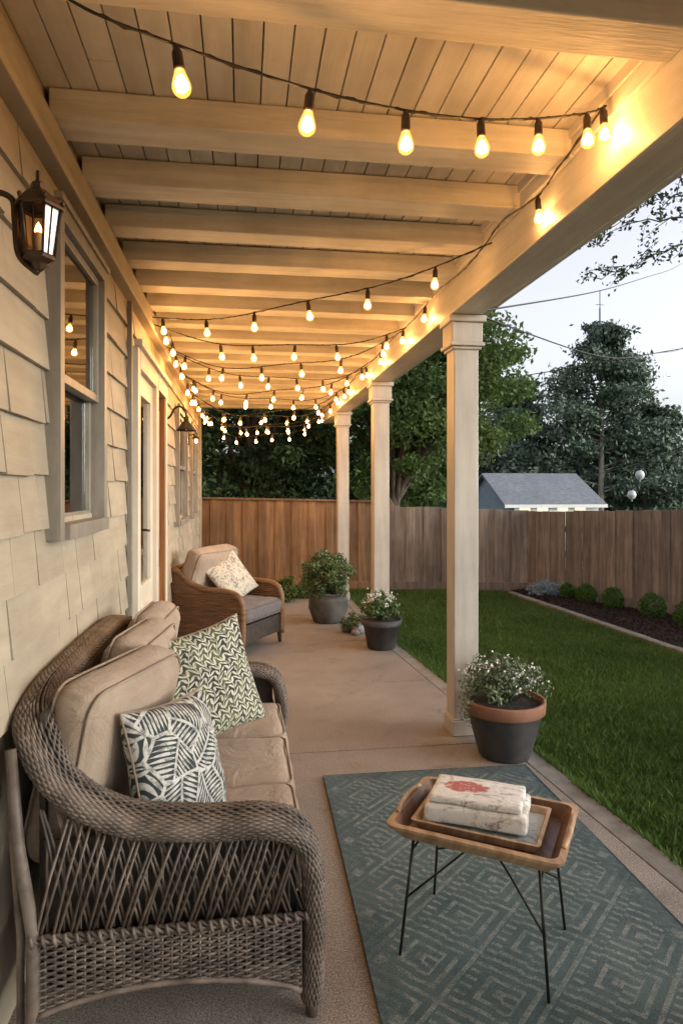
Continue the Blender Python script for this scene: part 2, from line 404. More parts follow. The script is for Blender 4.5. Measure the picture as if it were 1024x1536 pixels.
def leafmesh(name,C,S,mat,parent=None,aspect=.5,up=0.0,extra=None,origin=None,curl=False):
    n=len(C); S=np.broadcast_to(S,(n,))[:,None]
    t=rng.normal(size=(n,3)); t[:,2]+=up; t/=np.linalg.norm(t,axis=1)[:,None]
    q=rng.normal(size=(n,3)); b=np.cross(t,q); b/=np.linalg.norm(b,axis=1)[:,None]
    V=np.stack([C-t*S,C+b*S*aspect,C+t*S,C-b*S*aspect],1).reshape(-1,3)
    c=np.array(origin) if origin is not None else V.mean(0)
    F=np.arange(4*n).reshape(n,4)
    me=bpy.data.meshes.new(name); me.from_pydata((V-c).tolist(),[],F.tolist()); me.materials.append(mat)
    o=bpy.data.objects.new(name,me); col.objects.link(o); o.location=c
    if parent is not None: par(o,parent)
    return o
def clumps(center,radii,K,cr,n,shell=.55,flatz=.8):
    center=np.array(center); radii=np.array(radii)
    d=rng.normal(size=(K,3)); d/=np.linalg.norm(d,axis=1)[:,None]
    rr=shell+(1-shell)*rng.random((K,1))
    cc=center+d*rr*radii
    per=n//K; out=[]
    for c in cc:
        s=cr*(.55+.8*rng.random())
        g=rng.normal(size=(per,3)); g/=np.linalg.norm(g,axis=1)[:,None]
        g*= (rng.random((per,1))**.45)*s; g[:,2]*=flatz
        out.append(c+g)
    return cc,np.concatenate(out)
def tree(name,base,fork,center,radii,K,cr,n,ls,lm,trunk_r=.18,bark=BARK,limbs=14,shell=.5):
    e=empty(name,base); cc,C=clumps(center,radii,K,cr,n,shell,.65)
    mb=MB(); b=Vector(base); f=Vector(fork)
    pts=[b,b.lerp(f,.5)+Vector((.08,-.05,0)),f,f.lerp(Vector(center),.6),Vector(center)+Vector((0,0,radii[2]*.6))]
    pts=[Vector(p) for p in catmull(pts,6)]
    mb.tube(pts,[trunk_r*(1-.88*i/(len(pts)-1)) for i in range(len(pts))],9)
    for c in cc[:limbs]:
        st=pts[random.randint(len(pts)//3,len(pts)-6)]; c=Vector(c)
        mid=st.lerp(c,.5)+Vector((random.uniform(-.2,.2),random.uniform(-.2,.2),.15))
        q=[Vector(p) for p in catmull([st,mid,c],5)]
        mb.tube(q,[trunk_r*.38*(1-.85*i/(len(q)-1)) for i in range(len(q))],6)
    mb.build('trunk',[bark],e)
    leafmesh('foliage',C,ls*(.6+.8*rng.random(len(C))),lm,e)
    return e

# ---------------------------------------------------------------- ground
def terr(x,y):
    t=max(y-12.6,x-9.8,-x-9)/9; t=max(0,min(1,t)); t=t*t*(3-2*t)
    return -.062-1.45*t
xs=[-400,-120,-50,-25,-12,-9,-6,-3,0,3,6,9,10,11,12,13.5,15,17,19,22,30,50,120,400]
ys=[-400,-100,-40,-15,-8,-4,0,4,8,11,12.5,13.5,15,16.5,18,20,22,26,34,60,140,420]
mb=MB(); W=len(ys)
mb.add([(x,y,terr(x,y)) for x in xs for y in ys],[(i*W+j,(i+1)*W+j,(i+1)*W+j+1,i*W+j+1) for i in range(len(xs)-1) for j in range(W-1)],0,True)
mb.build('ground',[GROUND],recenter=False)

lawn=empty('lawn',(3,5,-.05))
mb=MB(); gx=np.linspace(1.2,6.5,60); gy=np.linspace(-3,11.2,120)
W=len(gy)
mb.add([(x,y,-.048+.006*noise.noise(Vector((x*2,y*2,0)))) for x in gx for y in gy],[(i*W+j,(i+1)*W+j,(i+1)*W+j+1,i*W+j+1) for i in range(len(gx)-1) for j in range(W-1)],0,True)
mb.add([(-1.5,9.7,-.048),(1.2,9.7,-.048),(1.2,11.6,-.048),(-1.5,11.6,-.048)],[(0,1,2,3)],0)
mb.build('turf',[LAWN],lawn,recenter=False)
def edgeX(y): return max(1.83-.062*(y-2.8),1.57)
def blades(n,x0,x1,y0,y1,h,w,edge=False):
    x=rng.uniform(x0,x1,n); y=rng.uniform(y0,y1,n)
    ex=np.maximum(1.83-.062*(y-2.8),1.57)+.004
    if edge: x=ex+np.abs(rng.normal(size=n))*.02
    bed=4.12+(9.75-y)*.045
    keep=((x>ex)|(y>9.88))&(x<bed); x=x[keep];y=y[keep];n=len(x)
    dens=np.array([noise.noise(Vector((a*1.3,b*1.3,3)))+.5*noise.noise(Vector((a*5,b*5,3))) for a,b in zip(x,y)])
    hh=h*(.5+.8*rng.random(n))*(1+.45*dens)
    a=rng.uniform(0,2*np.pi,n); dx=np.cos(a)*w/2; dy=np.sin(a)*w/2
    b2=rng.uniform(0,2*np.pi,n); ln=hh*rng.uniform(.1,.85,n)
    if edge: b2=np.pi+rng.normal(size=n)*.7; ln=hh*rng.uniform(.3,.9,n)*(.5+.7*np.abs(dens))
    z0=np.full(n,-.052)
    V=np.stack([np.stack([x-dx,y-dy,z0],1),np.stack([x+dx,y+dy,z0],1),
      np.stack([x+dx*.6+np.cos(b2)*ln*.4,y+dy*.6+np.sin(b2)*ln*.4,z0+hh*.6],1),
      np.stack([x+np.cos(b2)*ln,y+np.sin(b2)*ln,z0+hh],1)],1)
    return V.reshape(-1,3)
V=np.concatenate([blades(82000,1.6,4.4,1.6,4.6,.050,.0042),blades(68000,1.5,4.4,4.6,7.5,.050,.007),blades(40000,1.5,4.4,7.5,10.9,.050,.011),blades(5000,1.7,4.4,-2,1.6,.05,.010),blades(9000,-.7,1.6,9.87,11,.06,.010),blades(5000,1.5,2,1.6,9.8,.082,.0055,True)])
n=len(V)//4; me=bpy.data.meshes.new('grass_blades'); me.from_pydata(V.tolist(),[],np.arange(4*n).reshape(n,4).tolist()); me.materials.append(GRASS)
o=bpy.data.objects.new('grass_blades',me); col.objects.link(o); par(o,lawn)

# ---------------------------------------------------------------- patio
mb=MB()
Yb=[-3,-.6,1.0,4.05,5.45,7.0,8.5,9.85]
for a,b in zip(Yb[:-1],Yb[1:]):
    a+=.005;b-=.005
    xa,xb=edgeX(a)-.13,edgeX(b)-.13
    mb.prism([(-.76,a,-.12),(xa,a,-.12),(xb,b,-.12),(-.76,b,-.12)],(0,0,.12),0)
    xa+=.008; xb+=.008
    mb.prism([(xa,a,-.12),(xa+.12,a,-.12),(xb+.12,b,-.12),(xb,b,-.12)],(0,0,.118),1)
mb.bx(-.76,1.4,-3,9.8,-.14,-.012,2)
mb.build('patio_slab',[CONC,KERB,DARK],bevel=.004,recenter=False)

# ---------------------------------------------------------------- rug
mb=MB()
nx,ny=24,60
vs=[]
for i in range(nx+1):
    for j in range(ny+1):
        x=-.585+1.17*i/nx; y=-1.475+2.95*j/ny
        z=.009+.0045*noise.noise(Vector((x*3,y*3,0)))
        vs.append((x,y,z))
fs=[(i*(ny+1)+j,(i+1)*(ny+1)+j,(i+1)*(ny+1)+j+1,i*(ny+1)+j+1) for i in range(nx) for j in range(ny)]
mb.add(vs,fs,0,True)
mb.prism([(-.587,-1.477,.001),(.587,-1.477,.001),(.587,1.477,.001),(-.587,1.477,.001)],(0,0,.003),0)
loop=[(-.585,-1.475,.005),(.585,-1.475,.005),(.585,1.475,.005),(-.585,1.475,.005),(-.585,-1.475,.005)]
mb.tube(loop,.0055,5,0)
o=mb.build('area_rug',[RUG],recenter=False); o.location=(1.0,2.20,.002); o.rotation_euler=(0,0,R(-1.0))

# ---------------------------------------------------------------- house
house=empty('house',(-3.5,4,0))
WX=-.70
ops=[(2.60,3.32,1.47,2.60),(4.42,5.22,0.03,2.38),(5.34,5.86,.03,2.38),(7.15,8.15,1.28,2.42),(9.0,9.9,1.28,2.42)]
mb=MB()
y=-3
for (a,b,c,d) in ops:
    mb.bx(WX-.16,WX-.02,y,a,-.1,3.1); mb.bx(WX-.16,WX-.02,a,b,-.1,c); mb.bx(WX-.16,WX-.02,a,b,d,3.1); y=b
mb.bx(WX-.16,WX-.02,y,11.03,-.1,3.1)
mb.bx(-6,WX-.16,10.9,11.03,-.1,3.1); mb.bx(-6,WX-.16,-3,-2.87,-.1,3.1); mb.bx(-6.1,-6,-3,11.03,-.1,3.1); mb.bx(-6,WX-.16,-2.87,10.9,-.1,0); mb.bx(-2.6,-2.5,-2.87,10.9,0,3.0)
mb.bx(-6,WX-.16,-2.87,10.9,3.0,3.1)
mb.build('wall_structure',[SIDING],house)
mb=MB(); exp=.19; z=-.06; row=0
while z<2.9:
    z1=z+exp+.03; y=-3+random.uniform(-.2,0)
    while y<11.0:
        w=random.uniform(.17,.36)
        if random.random()<.15: w*=1.6
        a,b=max(y,-3),min(y+w,11.02); y+=w
        segs=[(a,b)]
        for (oa,ob,oc,od) in ops:
            if z+exp>oc+.02 and z<od-.02:
                ns=[]
                for (p,q) in segs:
                    if q<=oa or p>=ob: ns.append((p,q))
                    else:
                        if p<oa: ns.append((p,oa))
                        if q>ob: ns.append((ob,q))
                segs=ns
        for (p,q) in segs:
            if q-p<.012: continue
            p+=.002;q-=.002; t=.023+random.uniform(-.002,.006); dz=random.uniform(-.004,.004)
            x0=WX-.021
            P=[(x0,p,z+dz),(x0+t+.003,p,z+dz),(x0+.006,p,z1),(x0,p,z1)]
            mb.prism(P,(0,q-p,0))
    z+=exp; row+=1
mb.build('shingle_siding',[SIDING],house,bevel=0)
mb=MB()
mb.bx(WX-.02,WX+.035,-3,11.05,2.80,2.93); mb.bx(WX-.02,WX+.055,-3,11.05,2.765,2.80)
mb.bx(WX-.02,WX+.03,10.95,11.06,-.08,2.765)
mb.build('frieze_trim',[SIDING],house,bevel=.005)
def window(a,b,c,d,nm,curt=True):
    mb=MB(); X=WX+.045
    fw=.055
    mb.bx(WX-.15,X,a-fw,a,c-fw,d+fw,0); mb.bx(WX-.15,X,b,b+fw,c-fw,d+fw,0)
    mb.bx(WX-.15,X,a,b,d,d+fw,0); mb.bx(WX-.15,X+.02,a-.0,b+.0,c-fw,c,0)
    mb.bx(X-.02,X+.012,a-fw-.02,b+fw+.02,d+fw,d+fw+.025,0)
    m=(c+d)/2; s=.035
    for (z0,z1,xx) in ((m-.02,d,WX+.0),(c,m+.02,WX-.035)):
        mb.bx(xx-.015,xx+.018,a,a+s,z0,z1,1); mb.bx(xx-.015,xx+.018,b-s,b,z0,z1,1)
        mb.bx(xx-.0149,xx+.0179,a+s,b-s,z0,z0+s,1); mb.bx(xx-.0149,xx+.0179,a+s,b-s,z1-s,z1,1)
        mb.bx(xx-.003,xx+.001,a+s,b-s,z0+s,z1-s,2)
    mb.build(nm,[WFRAME,WFRAME,GLASS],house,bevel=.003)
    if curt:
        mb=MB()
        for (p,q) in ((a,a+(b-a)*.40),(b-(b-a)*.46,b)):
            n=40; vs=[]
            for i in range(n+1):
                yy=p+(q-p)*i/n; xx=WX-.12+.018*math.sin(i*1.1)+.006*math.sin(i*2.7)
                vs+= [(xx,yy,c+.02),(xx,yy,d)]
            mb.add(vs,[(2*i,2*i+2,2*i+3,2*i+1) for i in range(n)],0,True)
        mb.bx(WX-.135,WX-.13,a,b,c,c+.18,0)
        mb.build(nm+'_curtain',[CURT],house)
window(*ops[0],'near_window'); window(*ops[3],'middle_window'); window(*ops[4],'far_window')
mb=MB(); a,b,c,d=ops[1]; a2,b2=ops[2][0],ops[2][1]
X=WX+.05
mb.bx(WX-.15,X,a-.11,a,0.002,d+.12,0); mb.bx(WX-.15,X,b,a2,.002,d+.12,0); mb.bx(WX-.15,X-.002,b2,b2+.1,.002,d+.12,0)
mb.bx(WX-.15,X+.003,a,b,d,d+.12,0); mb.bx(WX-.15,X+.003,a2,b2,d,d+.12,0); mb.bx(X-.02,X+.03,a-.14,b2+.13,d+.12,d+.16,0)
xx=WX+.0
mb.bx(xx-.02,xx+.02,a,a+.12,.03,d,1); mb.bx(xx-.02,xx+.02,b-.12,b,.03,d,1)
mb.bx(xx-.0195,xx+.0195,a+.12,b-.12,.03,.95,1); mb.bx(xx-.0195,xx+.0195,a+.12,b-.12,d-.14,d,1)
mb.bx(xx+.0195,xx+.027,a+.18,b-.18,.2,.82,1)
mb.bx(xx-.004,xx+.0,a+.12,b-.12,.95,d-.14,2); mb.bx(xx-.10,xx-.06,a,b,.03,d,1)
mb.bx(xx-.06,xx-.01,a2,b2,.03,d,3); mb.bx(xx-.01,xx+.004,a2+.08,b2-.08,.2,.95,3); mb.bx(xx-.01,xx+.004,a2+.08,b2-.08,1.1,d-.12,3)
mb.bx(WX-.15,WX+.04,a2,a2+.035,.03,d,3); mb.bx(WX-.15,WX+.04,b2-.035,b2,.03,d,3)
mb.bx(xx+.02,xx+.03,a+.03,a+.075,1.18,1.42,4); mb.tube([(xx+.03,a+.05,1.34),(xx+.075,a+.05,1.34),(xx+.08,a+.16,1.33)],.009,8,4)
mb.lathe([(0,-.0),(.02,0),(.02,.015),(0,.015)],(xx+.034,a+.05,1.22),10,4)
mb.build('doors',[TRIM,DOORC,GLASS,DOORB,METAL],house,bevel=.003)
mb=MB(); mb.bx(WX+.0,WX+.03,4.20,4.235,.05,2.75,0); mb.bx(WX-.02,WX+.12,4.3,5.95,.002,.035,1)
mb.build('door_strip',[WFRAME,KERB],house,bevel=.004)

# ---------------------------------------------------------------- porch roof
roof=empty('porch_roof',(.3,4,3))
mb=MB(); y0,y1=-3,11.3
x=WX-.02
while x<1.34:
    w=.098
    yy=y0
    while yy<y1:
        L=random.uniform(2.2,4.2); e=min(yy+L,y1)
        mb.bx(x+.0026,min(x+w,1.345)-.0026,yy+.001,e-.001,3.065+random.uniform(0,.004),3.095); yy=e
    x+=w
mb.build('ceiling_planks',[CEIL],roof,bevel=.003)
mb=MB()
rys=[-2.4,-1.8,-1.2,-.6,0,.6,1.2,1.86]+[2.62+.5*i for i in range(18)]
for i,yy in enumerate(rys):
    w=.165; j=random.uniform(-.006,.006)
    mb.box(((WX+1.33)/2,yy+j,3.006),(1.33-WX-.004,w,.112),0,Matrix.Rotation(random.uniform(-.006,.006),3,'Z')@Matrix.Rotation(random.uniform(-.0015,.0015),3,'Y'))
mb.build('rafters',[RAFT],roof,bevel=.006)
mb=MB()
mb.bx(-6.2,1.9,-3.2,11.4,3.10,3.22,0); mb.bx(1.86,1.9,-3.2,11.4,2.98,3.10,1)
mb.build('roof_deck',[ROOFDECK,TRIM],roof)
mb=MB()
mb.bx(1.33,1.53,-3,11.25,2.735,3.098)
mb.bx(1.312,1.33,-3,11.25,2.955,3.07); mb.bx(1.30,1.312,-3,11.25,3.02,3.07); mb.bx(1.53,1.55,-3,11.25,2.86,3.098)
mb.bx(1.322,1.33,-3,11.25,2.735,2.83)
mb.build('beam',[BEAM],roof,bevel=.005)
PY=[-1.0,1.62,4.26,6.95,9.66]
for yy in PY:
    mb=MB(); c=1.435; hw=.082
    mb.bx(c-hw,c+hw,yy-hw,yy+hw,0.001,2.734)
    for (z0,z1,g) in ((2.69,2.7335,.040),(2.56,2.69,.022),(2.535,2.56,.034),(2.515,2.535,.016),(0.002,.10,.014),(.10,.112,.008)):
        mb.bx(c-hw-g,c+hw+g,yy-hw-g,yy+hw+g,z0,z1)
    mb.build('porch_post',[POST],bevel=.006)

# ---------------------------------------------------------------- string lights
BP=[(0,-.0555),(.0165,-.044),(.0165,-.032),(.007,-.014)]
SP=[(.0,-.062),(.012,-.060),(.020,-.052),(.0225,-.042),(.0215,-.032),(.017,-.018),(.0125,-.006),(.0115,0.0)]
def bulb(mb,p,s=1.0):
    p=Vector(p); tx=random.uniform(-.16,.16); ty=random.uniform(-.16,.16)
    mb.M=Matrix.Translation(p)@Matrix.Rotation(tx,4,'X')@Matrix.Rotation(ty,4,'Y')@Matrix.Scale(s,4)
    mb.lathe([(0,.012),(.006,.010),(.009,.0),(.0125,-.006),(.0135,-.042),(.0125,-.048),(0,-.048)],(0,0,0),8,1)
    mb.lathe(BP,(0,0,-.046),5,2); mb.lathe(SP,(0,0,-.046),10,3)
    mb.M=None
def string(name,P,n,bulbs,s=1.0):
    q=[Vector(p) for p in catmull(P,n)]
    mb=MB(); mb.tube(q,.004,5,0)
    q2=[p+Vector((.004*math.sin(i*1.3),.004*math.cos(i*1.3),.004*math.sin(i*1.9))) for i,p in enumerate(q)]
    mb.tube(q2,.003,4,0)
    for b in bulbs:
        b=Vector(b); nr=min(q,key=lambda t:(t-b).length)
        bulb(mb,nr-Vector((0,0,.012)),s)
    return mb.build(name,[CABLE,SOCK,BULB,SHELL])
S1=[(-.66,1.50,2.93),(-.437,1.63,2.765),(-.168,1.743,2.735),(.185,1.863,2.725),(.486,1.97,2.75),(.755,2.06,2.795),(.988,2.14,2.86),(1.202,2.21,2.935),(1.292,2.24,2.985)]
string('string_lights',S1,12,S1[2:8]+[(1.275,2.235,2.98)],1.1)
def sagline(A,B,sag,n):
    A=Vector(A);B=Vector(B); return [A.lerp(B,t)-Vector((0,0,sag*4*t*(1-t)*(1+.15*math.sin(9*t)))) for t in [i/n for i in range(n+1)]]
P=[(1.285,2.24,2.985),(1.285,2.6,2.93),(1.285,2.79,2.90),(1.285,3.2,2.95),(1.285,3.45,2.92),(1.285,3.8,2.90),(1.285,4.3,2.93),(1.285,5,2.90),(1.285,5.8,2.92),(1.285,6.6,2.9),(1.285,7.6,2.92),(1.285,8.8,2.9),(1.285,10.2,2.92)]
string('string_lights',P,8,[(1.285,2.79,2.9),(1.285,4.62,2.9),(1.285,5.3,2.9),(1.285,6.2,2.9),(1.285,7.0,2.9),(1.285,8.2,2.9),(1.285,9.2,2.9)],1.05)
def zig(A,B,sag,nb,s=1.05,off=.5):
    off=random.uniform(.3,.65)
    L=sagline(A,B,sag,nb*4); bs=[L[min(len(L)-1,int((i+off+random.uniform(-.12,.12))*4))] for i in range(nb)]
    string('string_lights',L,3,bs,s)
zig((-.66,5.05,2.87),(1.29,3.35,2.90),.13,6)
zig((-.66,5.15,2.84),(1.29,5.2,2.90),.17,6)
zig((-.66,6.0,2.85),(1.29,5.3,2.90),.25,6)
zig((-.66,6.1,2.85),(1.29,7.0,2.90),.20,7)
zig((-.66,7.3,2.85),(1.29,6.4,2.90),.30,7)
zig((-.66,7.4,2.85),(1.29,8.3,2.90),.24,7)
zig((-.66,8.4,2.82),(1.29,7.6,2.90),.38,7)
zig((-.66,8.5,2.82),(1.29,9.4,2.88),.30,7)
zig((-.66,9.5,2.82),(1.29,8.8,2.88),.42,7)
zig((-.66,9.6,2.80),(1.29,10.4,2.85),.32,8)
zig((-.66,10.6,2.80),(1.29,9.9,2.85),.44,8)
zig((-.55,5.2,2.78),(-.45,10.4,2.72),.18,9,1.0)

# ---------------------------------------------------------------- wall lantern
def lantern():
    mb=MB(); cx,cy,cz=-.508,1.765,2.265
    mb.M=Matrix.Translation((cx,cy,cz))
    k=6
    def hexl(r,z,rot=0): return [Vector((r*math.cos(2*math.pi*j/k+rot),r*math.sin(2*math.pi*j/k+rot),z)) for j in range(k)]
    mb.rings([hexl(.0,.138),hexl(.006,.134),hexl(.007,.110),hexl(.020,.100),hexl(.018,.088),hexl(.040,.070),hexl(.062,.045),hexl(.062,.038),hexl(.045,.040)],[0]*8,False,False)
    mb.rings([hexl(.037,-.075),hexl(.040,-.078),hexl(.040,-.088),hexl(.022,-.098),hexl(.014,-.112),hexl(.006,-.118),hexl(0,-.126)],[0]*6,True,False)
    mb.rings([hexl(.051,.040),hexl(.036,-.076)],[1],False,False)
    for j in range(k):
        a=2*math.pi*j/k; c,s=math.cos(a),math.sin(a)
        mb.tube([(c*.054,s*.054,.04),(c*.038,s*.038,-.08)],.0035,5,0)
        a2=2*math.pi*(j+.5)/k
        mb.tube([(math.cos(a2)*.046,math.sin(a2)*.046,.04),(math.cos(a2)*.033,math.sin(a2)*.033,-.078)],.0016,4,0)
        mb.lathe([(0,.052),(.006,.046),(.004,.036),(0,.036)],(c*.058,s*.058,.012),6,0)
    mb.lathe([(0,-.05),(.008,-.05),(.008,.0)],(0,0,-.02),8,2)
    mb.lathe([(.008,0),(.010,.005),(.006,.018),(0,.028)],(0,0,-.02),8,3)
    mb.M=None
    mb.tube([Vector(p) for p in catmull([(WX+.02,cy-.02,2.27),(-.63,cy-.02,2.33),(-.57,cy-.01,2.325),(-.56,cy-.01,2.27),(-.555,cy,2.19),(cx-.01,cy,2.15),(cx,cy,2.145)],6)],.008,8,0)
    mb.tube([Vector(p) for p in catmull([(WX+.02,cy-.02,2.2),(-.65,cy-.02,2.18),(-.61,cy-.02,2.22),(-.63,cy-.02,2.26),(-.65,cy-.02,2.24)],6)],.006,6,0)
    mb.M=Matrix.Translation((WX+.0,cy-.02,2.23))@Matrix.Rotation(R(90),4,'Y')
    mb.lathe([(0,.035),(.02,.033),(.04,.026),(.055,.012),(.058,0)],(0,0,0),20,0); mb.M=None
    mb.build('wall_lantern',[BRONZE,LGLASS,TRIM,DIMB],bevel=0)
lantern()
def gooseneck():
    mb=MB(); y=6.05; z=2.22
    mb.M=Matrix.Translation((WX+.0,y,z))@Matrix.Rotation(R(90),4,'Y'); mb.lathe([(0,.03),(.03,.028),(.05,.01),(.052,0)],(0,0,0),16,0); mb.M=None
    mb.tube([Vector(p) for p in catmull([(WX+.02,y,z),(-.64,y,z+.03),(-.60,y,z+.10),(-.55,y,z+.12),(-.505,y,z+.07),(-.50,y,z+.02)],6)],.010,8,0)
    mb.lathe([(0,.03),(.02,.028),(.024,-.01),(.045,-.035),(.085,-.085),(.088,-.095),(.083,-.09),(.04,-.035),(0,-.02)],(-.50,y,z),18,0)
    mb.lathe([(0,-.09),(.014,-.085),(.020,-.07),(.015,-.05),(.01,-.03)],(-.50,y,z),10,1)
    mb.build('wall_lamp',[METAL,SHELL])
gooseneck()
def sconce():
    mb=MB(); y=8.6; z=2.25
    mb.box((WX+.02,y,z),(.03,.08,.16),0); mb.tube([(WX+.03,y,z+.04),(-.6,y,z+.06),(-.59,y,z+.0)],.007,6,0)
    mb.lathe([(0,.04),(.05,.01),(.05,.0)],(-.59,y,z),10,0); mb.lathe(SP,(-.59,y,z),10,2); mb.lathe(BP,(-.59,y,z),5,1)
    mb.build('wall_sconce',[METAL,BULB,SHELL])
sconce()

# ---------------------------------------------------------------- weaving helpers
def weave(mb,O,U,Vv,N,w,h,rows,sp,r=.006,amp=.006,bottom=None,mat=0,ribmat=0):
    O=Vector(O);U=Vector(U);Vv=Vector(Vv);N=Vector(N)
    nr=int(w/sp)
    for i in range(rows):
        v=h*(i+.5)/rows; pts=[]
        steps=nr*3
        for k in range(steps+1):
            u=w*k/steps
            if bottom and v<bottom(u/w):
                if len(pts)>2: mb.tube(pts,r,5,mat,flat=1.25)
                pts=[]; continue
            off=amp*math.sin(math.pi*u/sp+math.pi*i)
            pts.append(O+U*u+Vv*(v+random.uniform(-.0014,.0014))+N*off)
        if len(pts)>2: mb.tube(pts,r,5,mat,flat=1.25)
    for k in range(nr+1):
        u=w*k/nr; b=bottom(u/w) if bottom else 0
        mb.tube([O+U*u+Vv*b,O+U*u+Vv*h],r*.9,5,ribmat)

# ---------------------------------------------------------------- sofa
sofa=empty('wicker_sofa',(-.2,2.885,0))
YC=2.885
half=[(.205,2.03,.06,0,1,0,.048),(.212,2.03,.27,0,1,0,.058),(.208,2.03,.45,0,1,0,.075),(.168,2.03,.56,0,1,0,.08),(.07,2.03,.602,0,1,0,.082),
 (-.13,2.03,.61,0,1,0,.082),(-.35,2.035,.64,0,1,0,.082),(-.52,2.05,.74,.1,1,0,.08),(-.605,2.11,.87,.6,.8,0,.07),(-.635,2.28,.935,1,.1,0,.055),(-.64,2.6,.95,1,0,0,.05)]
full=half+[(p[0],2*YC-p[1],p[2],p[3],-p[4],p[5],p[6]) for p in half[::-1]]
path=catmull(full,7)
mb=MB(); nP=len(path); pos=[Vector(p[:3]) for p in path]
arc=[0]
for i in range(1,nP): arc.append(arc[-1]+(pos[i]-pos[i-1]).length)
fr=[]
for i in range(nP):
    T=(pos[min(i+1,nP-1)]-pos[max(i-1,0)]).normalized(); Wd=Vector(path[i][3:6]); Wd=(Wd-T*Wd.dot(T)).normalized(); fr.append((T,Wd,T.cross(Wd)))
def sec(i,phi,ex=0):
    T,Wd,N=fr[i]; a=path[i][6]+ex; b=.030+ex
    c,s=math.cos(phi),math.sin(phi)
    c=math.copysign(abs(c)**.8,c); s=math.copysign(abs(s)**.8,s)
    return pos[i]+Wd*(a*c)+N*(b*s)
K=46
for j in range(K):
    phi=2*math.pi*j/K; pts=[]
    for i in range(nP-1):
        sub=4
        for q in range(sub):
            t=q/sub; s=arc[i]*(1-t)+arc[i+1]*t
            off=.0030*math.sin(s*math.pi/.018+math.pi*(j%2))+random.uniform(-.0006,.0006)
            p=sec(i,phi,off).lerp(sec(i+1,phi,off),t); pts.append(p)
    mb.tube(pts,.0046,5,0,cap=False)
vs=[];k=14
for i in range(nP): vs+=[sec(i,2*math.pi*j/k,-.005) for j in range(k)]
mb.add(vs,[(i*k+j,i*k+(j+1)%k,(i+1)*k+(j+1)%k,(i+1)*k+j) for i in range(nP-1) for j in range(k)],1,True)
mb.build('rolled_arms_and_back_rim',[WICK,WICKD],sofa)
mb=MB()
arch=lambda t: .02+.065*math.sin(math.pi*t)**.7
for (yy,sg) in ((1.985,-1),(2*YC-1.985,1)):
    weave(mb,(-.58,yy,.09),(1,0,0),(0,0,1),(0,sg,0),.75,.235,25,.026,.0043,.005,arch)
    mb.tube([(-.58+.75*t,yy+sg*.004,.09+arch(t)) for t in [i/24 for i in range(25)]],.009,6)
    for q in range(3):
        mb.tube([(-.60+.81*t,yy+sg*(.008+.005*math.sin(60*t+q*2.1)),.335+.009*math.cos(60*t+q*2.1)) for t in [i/110 for i in range(111)]],.0062,5)
    for i in range(26):
        x=-.585+.77*i/25; mb.tube([(x-.004,yy+sg*.016,.352),(x,yy+sg*.02,.335),(x+.004,yy+sg*.016,.318)],.0055,5)
    n=17
    for i in range(n):
        x=-.57+.75*i/(n-1)
        for (dx,o) in ((.085,.004),(-.085,-.004)):
            for dd in (-.006,.006):
                x1=x+dx+dd+random.uniform(-.010,.010)
                top=.585+max(0,(-.25-(x1)))*.35
                if -.60<x1<.19: mb.tube([(x+dd,yy+sg*o,.345),((x+x1)/2+dd+random.uniform(-.004,.004),yy+sg*(o*1.5),(.345+top)/2),(x1,yy+sg*(o-.0),top)],.0044,5)
    for i in range(n):
        x=-.55+.73*i/(n-1)
        mb.tube([(x,yy-sg*.008,.345),(x,yy-sg*.008,.60)],.0040,5)
    mb.tube([(-.655,yy+sg*-.03,.86),(-.625,yy,.60),(-.585,yy,.34),(-.585,yy,.15),(-.60,yy,0.0)],[.016,.018,.02,.02,.016],8)
    mb.tube([(-.665,yy-sg*.05,.84),(-.648,yy-sg*.03,.60),(-.625,yy-sg*.02,.34),(-.625,yy-sg*.02,0.0)],.012,6)
    mb.tube([(.205,yy-sg*.045,.2),(.208,yy-sg*.045,.0)],[.026,.020],8)
weave(mb,(.185,2.11,.13),(0,1,0),(0,0,1),(1,0,0),1.55,.19,14,.05,.0058,.006,None)
weave(mb,(-.60,2.12,.20),(0,1,0),(0,0,1),(-1,0,0),1.53,.72,36,.08,.008,.006,None)
mb.build('woven_panels',[WICK],sofa)
mb=MB()
mb.bx(-.585,.175,2.02,2*YC-2.02,.235,.305,0); mb.bx(-.60,-.585,2.1,2*YC-2.1,.22,.93,0)
for yy in (2.015,2*YC-2.015): mb.bx(-.56,.17,yy-.006,yy+.006,.17,.325,0); mb.bx(-.57,.16,yy+(.022 if yy<YC else -.022)-.004,yy+(.022 if yy<YC else -.022)+.004,.31,.585,0)
mb.build('seat_deck',[WICKD],sofa)
for i in range(3):
    yc=2.125+.507*(i+.5)
    cushion('seat_cushion_%d'%(i+1),.60,.505,.15,Matrix.Translation((-.105,yc,.378))@Matrix.Rotation(R(random.uniform(-1,1)),4,'Z'),sofa,.026,.045,seed=i)
for i,(cx,yc,yaw,w,zc) in enumerate(((-.462,2.43,-20,.62,.715),(-.47,2.95,-8,.54,.725),(-.48,3.44,-4,.50,.725))):
    cushion('back_cushion_%d'%(i+1),.56,w,.18,Matrix.Translation((cx,yc,zc))@Matrix.Rotation(R(yaw),4,'Z')@Matrix.Rotation(R(-77),4,'Y')@Matrix.Rotation(R(180),4,'Z'),sofa,.05,.07,seed=i+5)

def orient(face,upv):
    z=Vector(face).normalized(); u=Vector(upv); u=(u-z*u.dot(z)).normalized(); x=u.cross(z)
    return Matrix((x,u,z)).transposed().to_euler()
pillow('throw_pillow',.44,.44,.19,PL1,(-.225,2.33,.665),orient((.86,-.50,.30),(-.16,.18,1)),1)
pillow('throw_pillow',.50,.50,.18,PL2,(-.165,3.06,.73),orient((.55,-.86,.30),(-.26,.1,1)),4)

